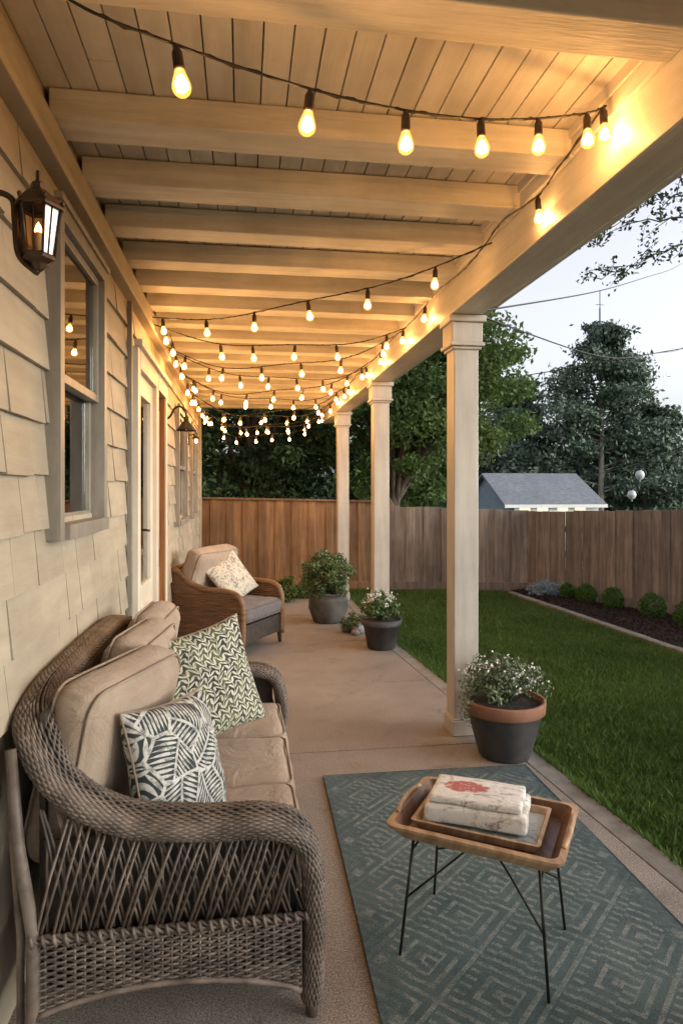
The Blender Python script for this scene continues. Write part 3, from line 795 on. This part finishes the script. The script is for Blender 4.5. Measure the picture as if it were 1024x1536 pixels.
# ---------------------------------------------------------------- armchair
f=Vector((.86,-.51,0)).normalized(); xl=Vector((f.y,-f.x,0))
CM=Matrix(((xl.x,f.x,0,-.125),(xl.y,f.y,0,6.90),(0,0,1,0),(0,0,0,1)))
chair=empty('wicker_armchair',(-.125,6.90,0))
mb=MB(); mb.M=CM
prof=[(-.42,.10),(-.45,.45),(-.47,.74),(-.43,.80),(-.34,.78),(-.22,.69),(-.05,.635),(.18,.625),(.30,.60),(.36,.53),(.375,.42),(.37,.10),(.2,.13),(-.2,.13)]
for sx in (-.41,.38):
    mb.prism([(sx,p[0],p[1]) for p in prof],(.03,0,0),0)
    rim=catmull([(sx+.015,p[0],p[1]) for p in prof[1:12]],5)
    mb.tube([Vector(p) for p in rim],.032,8,0)
    for i in range(24):
        z=.15+.02*i
        if z<.60:
            for o in (-.003,.033):
                mb.tube([(sx+o+.004*math.sin(k*1.57+i*math.pi),-.42+.78*k/24,z) for k in range(25)],.008,5,0)
    for yy in (-.39,.345): mb.tube([(sx+.015,yy,.14),(sx+.015,yy*1.03,0.0)],[.028,.018],8,1)
mb.bx(-.40,.40,-.44,-.40,.12,.80,0)
mb.tube([(-.40,-.45,.79),(0,-.475,.84),(.40,-.45,.79)],.03,8,0)
mb.bx(-.38,.38,-.40,.35,.17,.30,1); mb.bx(-.38,.38,.345,.365,.12,.30,1)
mb.M=None
mb.build('frame',[CHW,WICKD],chair)
cushion('seat_cushion',.74,.70,.16,CM@Matrix.Translation((0,.04,.395)),chair,.03,.05,seed=11,mats=[CUSHG,CUSHG])
cushion('back_cushion',.74,.54,.18,CM@Matrix.Translation((0.02,-.27,.745))@Matrix.Rotation(R(68),4,'X'),chair,.05,.06,seed=12)
pp=CM@Vector((-.05,-.02,.69))
up_=(CM.to_3x3()@Vector((.35,-.35,1)))
fc=(CM.to_3x3()@Vector((.25,.85,.45)))
pillow('throw_pillow',.50,.48,.15,PL3,pp,orient(fc,up_),9)

# ---------------------------------------------------------------- table
TM=Matrix.Translation((.838,2.245,0))@Matrix.Rotation(R(-34),4,'Z')
table=empty('tray_table',(.838,2.245,0))
mb=MB(); mb.M=TM
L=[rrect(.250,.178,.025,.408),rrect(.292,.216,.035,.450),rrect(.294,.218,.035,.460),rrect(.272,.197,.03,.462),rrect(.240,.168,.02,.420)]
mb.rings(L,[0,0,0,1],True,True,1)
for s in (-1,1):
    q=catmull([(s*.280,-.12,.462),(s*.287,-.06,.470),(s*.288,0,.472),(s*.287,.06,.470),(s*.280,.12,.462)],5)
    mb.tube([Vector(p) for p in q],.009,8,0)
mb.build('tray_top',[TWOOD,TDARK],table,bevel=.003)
mb=MB(); mb.M=TM
top=[(.21,.15),(-.21,.15),(-.21,-.15),(.21,-.15)]; ft=[(.245,.19),(-.245,.19),(-.245,-.19),(.245,-.19)]
mb.tube([(x,y,.403) for x,y in top+top[:1]],.005,6)
for (t,b) in zip(top,ft):
    mb.tube([(t[0],t[1],.403),(b[0],b[1],.012)],.0052,7)
for s in (-1,1):
    mb.tube([(.232*s,.172,.20),(.10*s,.06,.30),(0,0,.385)],.004,6); mb.tube([(.232*s,-.172,.20),(.10*s,-.06,.30),(0,0,.385)],.004,6)
    mb.tube([(.214*s,.155,.36),(.214*s,-.155,.36)],.004,6)
mb.build('wire_legs',[METAL],table)
m,nt,b=newmat('map_print'); v=COORD(nt); f1=MR(nt,NOISE(nt,v,16,6,.7,1),.47,.53)
setin(nt,b.inputs['Base Color'],MIX(nt,f1,(.20,.25,.27),(.42,.43,.40))); MAPM=m
def wrapmat(name,redspot):
    m,nt,b=newmat(name); v=COORD(nt)
    f1=MR(nt,NOISE(nt,v,9,6,.7,1.2),.54,.62); f2=MR(nt,NOISE(nt,COORD(nt,(1,5,1)),14,5,.75),.56,.62)
    c=MIX(nt,f1,(.72,.70,.66),(.48,.41,.34)); c=MIX(nt,MA(nt,'MULTIPLY',f2,.75),c,(.20,.18,.17))
    if redspot:
        sp=nt.nodes.new('ShaderNodeSeparateXYZ'); nt.links.new(COORD(nt),sp.inputs[0])
        dx=MA(nt,'ADD',sp.outputs[0],.045); dy=MA(nt,'MULTIPLY',MA(nt,'ADD',sp.outputs[1],-.005),1.6)
        rr=MA(nt,'ADD',MA(nt,'SQRT',MA(nt,'ADD',MA(nt,'MULTIPLY',dx,dx),MA(nt,'MULTIPLY',dy,dy))),MA(nt,'MULTIPLY',NOISE(nt,v,40,3),.05))
        red=MR(nt,rr,.096,.104,.9,0)
        c=MIX(nt,red,c,MIX(nt,MR(nt,NOISE(nt,v,50,3),.5,.6),(.42,.05,.05),(.58,.36,.32)))
    setin(nt,b.inputs['Base Color'],c); b.inputs['Roughness'].default_value=.38
    BUMP(nt,b,NOISE(nt,v,18,5,.7),.55,.012); return m
TM2=Matrix.Translation((.835,2.26,0))@Matrix.Rotation(R(-33),4,'Z')
mb=MB(); mb.M=TM2
L=[rrect(.200,.128,.010,.4235),rrect(.218,.146,.012,.456),rrect(.206,.134,.010,.456),rrect(.196,.124,.01,.436)]
mb.rings(L,[0,0,0],True,True,1)
mb.build('serving_tray',[TWOOD,MAPM],bevel=.002)
mb=MB()
rbox(mb,.345,.210,.062,.012,Matrix.Translation((0,0,.032)),.002,20,wr=.006,seed=21,bulge=.003)
o=mb.build('wrapped_package',[wrapmat('torn_paper_wrap',False)],merge=True,recenter=True)
o.location=(.828,2.282,.4375); o.rotation_euler=(0,0,R(-28))
mb=MB()
rbox(mb,.315,.192,.024,.008,Matrix.Translation((0,0,.013)),.003,20,wr=.005,seed=27,bulge=.001)
o=mb.build('wrapped_package',[wrapmat('printed_paper_wrap',True)],merge=True,recenter=True)
o.location=(.830,2.288,.5015); o.rotation_euler=(0,R(.5),R(-27))

# ---------------------------------------------------------------- pots
def plantpot(name,loc,prof,mats,cut,leafparts,soilz,soilr):
    e=empty(name,loc); mb=MB()
    mb.lathe(prof[:cut+1],loc,36,0); mb.lathe(prof[cut:],loc,36,1)
    mb.lathe([(soilr,soilz),(soilr*.5,soilz+.01),(0,soilz+.015)],loc,20,2)
    mb.build('pot',mats,e)
    for (C,S,lm,asp,up,nm) in leafparts: leafmesh(nm,C,S,lm,e,asp,up)
    return e
def bushpts(loc,z,rx,rz,n,K,cr):
    cc,C=clumps((loc[0],loc[1],z),(rx,rx,rz),K,cr,n,.35,.9)
    return C[C[:,2]>z-rz*.9]
def stems(e,loc,z0,pts,mat=L_POT,r=.0025):
    mb=MB()
    for p in pts:
        p=Vector(p); s=Vector((loc[0]+random.uniform(-.04,.04),loc[1]+random.uniform(-.04,.04),z0))
        m=s.lerp(p,.55)+Vector((0,0,.03)); mb.tube([s,m,p],r,4)
    mb.build('stems',[mat],e)
l=(1.56,3.85,0.0)
C=bushpts(l,.45,.23,.11,4400,52,.065); Cf=bushpts(l,.49,.24,.11,420,40,.05)
e=plantpot('potted_plant',l,[(0,.001),(.148,.001),(.154,.012),(.222,.265),(.222,.266),(.235,.268),(.241,.275),(.245,.335),(.241,.343),(.225,.343),(.219,.305)],[POTD,CLAY,SOIL],4,
 [(C,.014*(.6+.8*rng.random(len(C))),L_SILV,.4,.6,'foliage'),(Cf,.009,L_FLOW,.8,0,'flowers')],.310,.222)
stems(e,l,.30,C[::40])
tr=np.concatenate([np.array([[l[0]-.24-.03*rng.random(),l[1]-.1*rng.random(),.40-.02*i] for i in range(9) for _ in range(14)])+rng.normal(size=(126,3))*.014]); leafmesh('trailing_leaves',tr,.012,L_SILV,e)
l=(1.38,6.62,0.0)
C=bushpts(l,.42,.19,.11,2600,40,.06); Cf=bushpts(l,.46,.19,.12,520,40,.05)
e=plantpot('potted_plant',l,[(0,.001),(.13,.001),(.14,.01),(.185,.24),(.205,.245),(.21,.30),(.195,.30),(.19,.27)],[POTD,POTD,SOIL],4,
 [(C,.017*(.6+.8*rng.random(len(C))),L_POT,.5,.4,'foliage'),(Cf,.012,L_FLOW,.9,0,'flowers')],.28,.19)
stems(e,l,.28,C[::40])
l=(1.02,8.05,0.0)
C=bushpts(l,.56,.34,.27,7000,80,.085); Cf=bushpts(l,.62,.35,.27,900,60,.07)
e=plantpot('potted_shrub',l,[(0,.001),(.17,.001),(.18,.01),(.24,.17),(.235,.28),(.215,.33),(.235,.345),(.24,.36),(.215,.36),(.20,.33)],[POTG,POTG,SOIL],4,
 [(C,.020*(.6+.8*rng.random(len(C))),L_POT,.35,1.2,'foliage'),(Cf,.013,L_SILV,.9,0,'flowers')],.33,.21)
stems(e,l,.33,C[::40])
mb=MB()
for (x,y,r) in ((1.27,7.35,.09),(1.16,7.45,.07),(1.33,7.52,.08),(1.22,7.25,.05)):
    vs=[];k=9
    for i in range(7):
        th=math.pi*i/6
        for j in range(k):
            p=Vector((math.sin(th)*math.cos(2*math.pi*j/k),math.sin(th)*math.sin(2*math.pi*j/k),math.cos(th)*.7)); p*=r*(1+.3*noise.noise(p*2+Vector((x*9,y,0)))); vs.append(p+Vector((x,y,r*.5)))
    mb.add(vs,[(i*k+j,(i+1)*k+j,(i+1)*k+(j+1)%k,i*k+(j+1)%k) for i in range(6) for j in range(k)],0,True)
mb.build('stones',[ROCK])
C=bushpts((1.24,7.42),.13,.17,.09,900,20,.05); leafmesh('ground_plant',C,.016,L_POT)
C=bushpts((.45,9.9),.10,.5,.20,2600,30,.12); leafmesh('leafy_border_plant',C,.03,L_MID,up=.8)

# ---------------------------------------------------------------- fences
def fence(name,A,B,h0,h1,mat,w=.138,gap=.0012,rails=True,cap=False,z0=-.06):
    e=empty(name,((A[0]+B[0])/2,(A[1]+B[1])/2,0)); mb=MB()
    A=Vector((*A,0));B=Vector((*B,0)); L=(B-A).length; u=(B-A).normalized(); n=Vector((-u.y,u.x,0)); ang=math.atan2(u.y,u.x)
    s=0;i=0
    while s<L:
        ww=w+random.uniform(-.012,.012); h=h0+(h1-h0)*s/L+random.uniform(-.010,.010)
        c=A+u*(s+ww/2)+n*(random.uniform(-.005,.005)+(.016 if i%2 else 0))
        rot=Matrix.Rotation(ang,3,'Z')@Matrix.Rotation(random.uniform(-.004,.004),3,'Y')
        mb.box((c.x,c.y,(h+z0)/2),(ww+(.012 if i%2 else -.005),.018,h-z0),0,rot); s+=ww+gap; i+=1
    rot=Matrix.Rotation(ang,3,'Z'); tilt=math.atan2(h1-h0,L); rot2=rot@Matrix.Rotation(-tilt,3,'Y')
    m=(A+B)/2
    for zz in (.18,.62,1.0):
        c=m+n*.052; mb.box((c.x,c.y,zz),(L,.04,.09),0,rot)
    if cap:
        c=m; mb.box((c.x,c.y,(h0+h1)/2+.012),(L,.075,.03),0,rot2)
    mb.box((m.x-n.x*.022,m.y-n.y*.022,z0+.10),(L,.02,.14),0,rot)
    mb.build('pickets',[mat],e,bevel=.003)
    mb=MB(); k=int(L/2.3)+1
    for i in range(k+1):
        p=A+u*(L*i/k)+n*.09; hh=h0+(h1-h0)*i/k; mb.bx(p.x-.045,p.x+.045,p.y-.045,p.y+.045,-.3,hh+.0)
    mb.build('fence_posts',[mat],e)
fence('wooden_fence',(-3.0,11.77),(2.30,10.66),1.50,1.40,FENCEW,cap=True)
fence('wooden_fence',(2.32,10.655),(4.5,10.2),1.335,1.27,FENCEG,cap=False)
fence('wooden_fence',(4.52,10.18),(5.95,7.22),1.26,1.36,FENCEG)
fence('wooden_fence',(5.96,7.20),(8.2,2.55),1.36,1.45,FENCEG)
fence('wooden_fence',(8.21,2.53),(10.4,-2.0),1.45,1.5,FENCEG)

# ---------------------------------------------------------------- mulch bed
bed=empty('mulch_bed',(5,7,0))
mb=MB()
fl=[(4.52,10.15),(5.95,7.19),(8.2,2.52),(9.2,.4)]
def fx(y):
    for (a,b) in zip(fl[:-1],fl[1:]):
        if b[1]<=y<=a[1]: return a[0]+(b[0]-a[0])*(a[1]-y)/(a[1]-b[1])
    return 9.2
rows=110; cols=26; vs=[]
for i in range(rows+1):
    y=10.12-9.6*i/rows; x0=4.14+(9.75-y)*.045+.02; x1=max(fx(y),x0+.05)
    for j in range(cols+1):
        t=j/cols; x=x0+(x1-x0)*t
        vs.append((x,y,-.035+.05*math.sin(math.pi*min(1,t*1.2))+.018*noise.noise(Vector((x*14,y*14,0)))))
mb.add(vs,[(i*(cols+1)+j,(i+1)*(cols+1)+j,(i+1)*(cols+1)+j+1,i*(cols+1)+j+1) for i in range(rows) for j in range(cols)],0,True)
mb.build('mulch_surface',[MULCH],bed,recenter=False)
n=9000; y=10.05-6*rng.random(n)**1.0; x0=4.16+(9.75-y)*.045+.02; t=rng.random(n); x1=np.array([fx(v) for v in y])
x=x0+(x1-x0)*t; C=np.stack([x,y,-.025+.05*np.sin(np.pi*np.minimum(1,t*1.2))+.012*rng.random(n)],1)
leafmesh('mulch_chips',C,.022*(.5+rng.random(n)),MULCH,bed,.35)
mb=MB(); y=10.0
while y>-1:
    L=.42; x0=4.12+(9.75-y)*.045; x1=4.12+(9.75-y+L)*.045
    mb.prism([(x0,y,-.09),(x0+.10,y,-.09),(x1+.10,y-L+.008,-.09),(x1,y-L+.008,-.09)],(0,0,.095+random.uniform(-.004,.004))); y-=L
mb.build('garden_edging',[KERB],bevel=.008)
for (x,y,r) in ((4.74,9.27,.12),(4.80,8.84,.145),(4.93,8.38,.15),(5.08,7.72,.165),(5.12,7.08,.17),(5.4,6.3,.19),(5.8,5.4,.2)):
    n=2600; d=rng.normal(size=(n,3)); d/=np.linalg.norm(d,axis=1)[:,None]; rad=r*(.72+.30*rng.random((n,1)))
    lump=np.array([1+.16*noise.noise(Vector(tuple(q*2.3))+Vector((x*3,y*2,0))) for q in d])[:,None]
    C=np.array([x,y,r*.85])+d*rad*lump; C=C[C[:,2]>.0]
    e=empty('boxwood_shrub',(x,y,0)); leafmesh('foliage',C,.013*(.6+.8*rng.random(len(C))),L_BUSH,e)
    mb=MB(); mb.tube([(x,y,-.02),(x+.01,y,r)],.012,6); mb.build('stem',[BARK],e)
n=2200; C=np.array([4.52,9.52,.10])+rng.normal(size=(n,3))*np.array([.10,.09,.055]); C=C[C[:,2]>-.01]; leafmesh('blue_fescue_plant',C,.03,L_BLUE,aspect=.2,up=.6)

# ---------------------------------------------------------------- trees
g=lambda x,y:(x,y,terr(x,y)-.05)
tree('leafy_tree',g(3.3,14.2),(3.2,14.1,1.6),(3.7,14.0,3.9),(2.5,1.8,2.6),105,.58,44000,.055,L_MID,.20,limbs=30,shell=.4)
tree('leafy_tree',g(.2,15),(.1,15,1.6),(.2,14.8,3.2),(2.3,1.6,2.7),80,.62,22000,.070,L_DARK,.2,limbs=16,shell=.35)
tree('leafy_tree',g(-3.0,15.5),(-3,15.5,1.6),(-2.8,15.2,3.4),(2.3,1.8,2.8),80,.65,10000,.11,L_DARK,.2,limbs=10,shell=.3)
tree('leafy_tree',g(4.6,19.5),(4.7,19.5,1.5),(4.6,19.5,3.6),(2.7,1.8,3.3),80,.7,18000,.09,L_MID,.22,limbs=12,shell=.35)
tree('leafy_tree',g(1.2,20),(1.2,20,1.6),(.6,20,3.6),(3.4,1.8,3.8),90,.8,14000,.13,L_DARK,.25,limbs=14,shell=.35)
def conifer(name,base,H,Rm,n,ls,lm,zmin=.22,tr=.28,openfront=False):
    e=empty(name,base); b=Vector(base); mb=MB()
    mb.tube([b,b+Vector((.1,0,H*.5)),b+Vector((0,0,H))],[tr,tr*.6,.03],9)
    C=[]; nb=84
    for i in range(nb):
        t=zmin+(1-zmin)*(i/nb); z=H*t; rr=Rm*(1-t)**.42*(.55+.6*random.random())*(1 if t>.35 else .75); a=random.uniform(0,2*math.pi)
        if openfront and t<.66 and math.sin(a)<-.1 and abs(math.cos(a))<.75: a=-a
        tip=b+Vector((math.cos(a)*rr,math.sin(a)*rr,z+rr*.12)); st=b+Vector((0,0,z-rr*.1))
        mb.tube([st,st.lerp(tip,.5)+Vector((0,0,.1)),tip],[.07*(1-t)+.02,.03,.012],5)
        per=n//nb; tt=.30+.75*rng.random((per,1)); S=np.array(st);T=np.array(tip)
        C.append(S+(T-S)*tt+rng.normal(size=(per,3))*np.array([.42,.42,.24])*(rr/Rm+.35))
    mb.build('trunk',[BARKP],e); C=np.concatenate(C); leafmesh('foliage',C,ls*(.6+.8*rng.random(len(C))),lm,e,.45)
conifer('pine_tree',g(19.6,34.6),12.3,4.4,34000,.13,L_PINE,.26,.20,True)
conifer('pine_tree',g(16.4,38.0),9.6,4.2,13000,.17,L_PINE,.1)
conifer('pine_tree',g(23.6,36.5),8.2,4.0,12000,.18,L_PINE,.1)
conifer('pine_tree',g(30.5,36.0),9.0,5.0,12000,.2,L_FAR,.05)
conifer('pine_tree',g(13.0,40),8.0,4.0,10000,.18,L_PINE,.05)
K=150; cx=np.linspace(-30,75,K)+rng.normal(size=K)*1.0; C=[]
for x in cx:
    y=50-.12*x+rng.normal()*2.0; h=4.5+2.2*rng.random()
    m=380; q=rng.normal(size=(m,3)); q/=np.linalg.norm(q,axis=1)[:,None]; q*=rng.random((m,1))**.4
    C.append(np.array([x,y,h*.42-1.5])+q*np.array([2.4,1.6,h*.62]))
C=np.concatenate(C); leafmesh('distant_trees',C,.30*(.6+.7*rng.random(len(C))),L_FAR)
e=empty('overhanging_tree',(9.0,6.0,-.1))
mb=MB(); mb.tube([Vector(p) for p in catmull([(9.0,6.0,-.1),(8.9,6.1,2.5),(8.6,6.2,4.2),(8.7,6.3,6.4)],5)],[.2*(1-.045*i) for i in range(16)],9)
tips=[]
main=[[(8.65,6.2,4.6),(7.0,6.3,5.0),(5.6,6.4,4.72),(4.7,6.45,4.50),(3.95,6.55,4.42),(3.55,6.6,4.28)],
      [(8.6,6.2,4.3),(7.0,6.2,4.5),(5.4,6.3,4.35),(4.6,6.35,4.18),(4.1,6.45,4.0),(3.7,6.5,3.82)],
      [(5.6,6.4,4.72),(4.9,6.3,4.75),(4.45,6.35,4.66),(4.2,6.4,4.62)]]
for br in main:
    q=[Vector(p)+Vector((0,0,.02*math.sin(i*2.3))) for i,p in enumerate(catmull(br,7))]
    mb.tube(q,[max(.004,.045*(1-i/len(q))**1.6) for i in range(len(q))],6)
    for i in range(len(q)//4,len(q)):
        if random.random()<.85:
            s=q[i]; d=Vector((random.uniform(-.34,.05),random.uniform(-.25,.25),random.uniform(-.22,.16)))
            t=s+d; mb.tube([s,s.lerp(t,.5)+Vector((0,0,.02)),t],[.006,.004,.002],4); tips+= [s.lerp(t,.5),s.lerp(t,.75),t]
for i in range(20):
    a=random.uniform(-1.2,2.2); t=Vector((8.9+math.cos(a)*2,6.2+math.sin(a)*2,5.4+random.uniform(0,1.6))); mb.tube([(8.65,6.25,4.8),t.lerp(Vector((8.65,6.25,5.2)),.4),t],[.05,.03,.01],5)
mb.build('trunk',[BARK],e)
C=np.array([np.array(t)+rng.normal(size=3)*.035 for t in tips for _ in range(6)]); leafmesh('twig_leaves',C,.028*(.6+.8*rng.random(len(C))),L_DARK,e,.5)
cc,C=clumps((9.6,6.6,6.2),(2.2,2.2,1.4),60,.5,7000,.4); leafmesh('foliage',C,.07,L_MID,e)

# ---------------------------------------------------------------- neighbour house
nb=empty('neighbor_house',(11.8,25.8,-1.5))
x0,x1,yf,yr,yb,ze,zr=9.7,13.35,23.4,25.8,28.2,1.06,2.28
mb=MB(); mb.prism([(x0,yf+.25,-1.6),(x0,yf+.25,ze+.05),(x0,yr,zr-.06),(x0,yb-.25,ze+.05),(x0,yb-.25,-1.6)],(x1-x0,0,0),0)
mb.build('walls',[WALLB],nb)
mb=MB()
for (ya,za,yb_,zb) in ((yf,ze,yr,zr),(yb,ze,yr,zr)):
    mb.prism([(x0-.2,ya,za),(x0-.2,ya,za-.08),(x0-.2,yb_,zb-.08),(x0-.2,yb_,zb)],(x1-x0+.4,0,0),0)
mb.build('gable_roof',[ROOFG],nb)
mb=MB(); mb.bx(x0-.2,x1+.2,yf-.03,yf-.005,ze-.12,ze,0); mb.bx(x0+.25,x1-.05,yf+.20,yf+.245,-1.5,ze-.02,0)
mb.build('white_front',[WHITE],nb)
mb=MB()
for a in (.45,1.15,1.95,2.65): mb.bx(x0+a,x0+a+.42,yf+.185,yf+.198,-.2,.93,0)
mb.build('lit_windows',[WINLIT],nb)

# ---------------------------------------------------------------- wires, pole, hanging lanterns
def wire(name,A,B,sag,r):
    mb=MB(); mb.tube(sagline(A,B,sag,30),r,5); return mb.build(name,[CABLE])
wire('power_line',(1.56,4.3,2.80),(13.0,18.3,8.4),.12,.007)
wire('power_line',(6.0,24.4,5.35),(22,22,8.1),.25,.018)
wire('power_line',(1.57,4.5,2.85),(16.0,22.0,7.1),.5,.007)
mb=MB(); mb.tube([(20.15,35.6,-1.6),(20.15,35.6,12.0)],.04,6); mb.tube([(20.15,35.6,12.0),(20.15,35.6,13.0)],.025,5); mb.tube([(19.9,35.6,12.2),(20.4,35.6,12.2)],.015,5)
mb.build('antenna_mast',[METAL])
A=Vector((12.9,24,2.1)); B=Vector((8.8,6.15,3.35))
mb=MB(); mb.tube(sagline(A,B,.12,30),.009,4)
mb.build('hanging_wire',[CABLE])
GLB=mk('frosted_glass',(.50,.52,.54),(.68,.70,.72),8,rough=.25,bump=.1)
for (t,zz) in ((.325,2.05),(.288,1.46)):
    p=A.lerp(B,t)-Vector((0,0,.12*4*t*(1-t)))
    mb=MB(); q=Vector((p.x,p.y,zz)); mb.tube([p,q+Vector((0,0,.14))],.006,4,1)
    mb.lathe([(0,.17),(.04,.16),(.05,.12),(.10,.09),(.13,.02),(.13,-.04),(.09,-.11),(.024,-.15),(.016,-.20),(0,-.22)],q,16,0); mb.lathe([(0,.19),(.06,.17),(.06,.14),(0,.14)],q,12,1)
    mb.build('hanging_lantern',[GLB,METAL])

# ---------------------------------------------------------------- world, sun, camera
w=bpy.data.worlds.new('World'); scene.world=w; w.use_nodes=True; nt=w.node_tree
sky=nt.nodes.new('ShaderNodeTexSky'); sky.sky_type='NISHITA'; sky.sun_disc=False
AZ,EL=112,12
sky.sun_elevation=R(EL); sky.sun_rotation=R(AZ); sky.altitude=0; sky.air_density=1.0; sky.dust_density=3.5; sky.ozone_density=2.5
hs=nt.nodes.new('ShaderNodeHueSaturation'); hs.inputs['Saturation'].default_value=.26; hs.inputs['Hue'].default_value=.53; nt.links.new(sky.outputs[0],hs.inputs['Color'])
bg=nt.nodes['Background']; nt.links.new(hs.outputs[0],bg.inputs[0]); bg.inputs[1].default_value=.45
sd=bpy.data.lights.new('sun','SUN'); sd.energy=.12; sd.angle=R(20); sd.color=(1,.88,.76)
so=bpy.data.objects.new('sun',sd); col.objects.link(so)
az=R(AZ); el=R(EL); dirv=Vector((math.sin(az)*math.cos(el),math.cos(az)*math.cos(el),math.sin(el)))
so.rotation_euler=dirv.to_track_quat('Z','Y').to_euler(); so.location=(8,-8,6)
cd=bpy.data.cameras.new('camera'); cam=bpy.data.objects.new('camera',cd); col.objects.link(cam)
cam.location=(0,0,1.6); cam.rotation_euler=(R(90),0,R(-8.36)); cd.lens=23.44; cd.sensor_width=36; cd.shift_y=-.0215; cd.clip_start=.05; cd.clip_end=1500
scene.camera=cam
scene.view_settings.view_transform='Standard'; scene.view_settings.look='None'; scene.view_settings.exposure=0; scene.view_settings.gamma=1
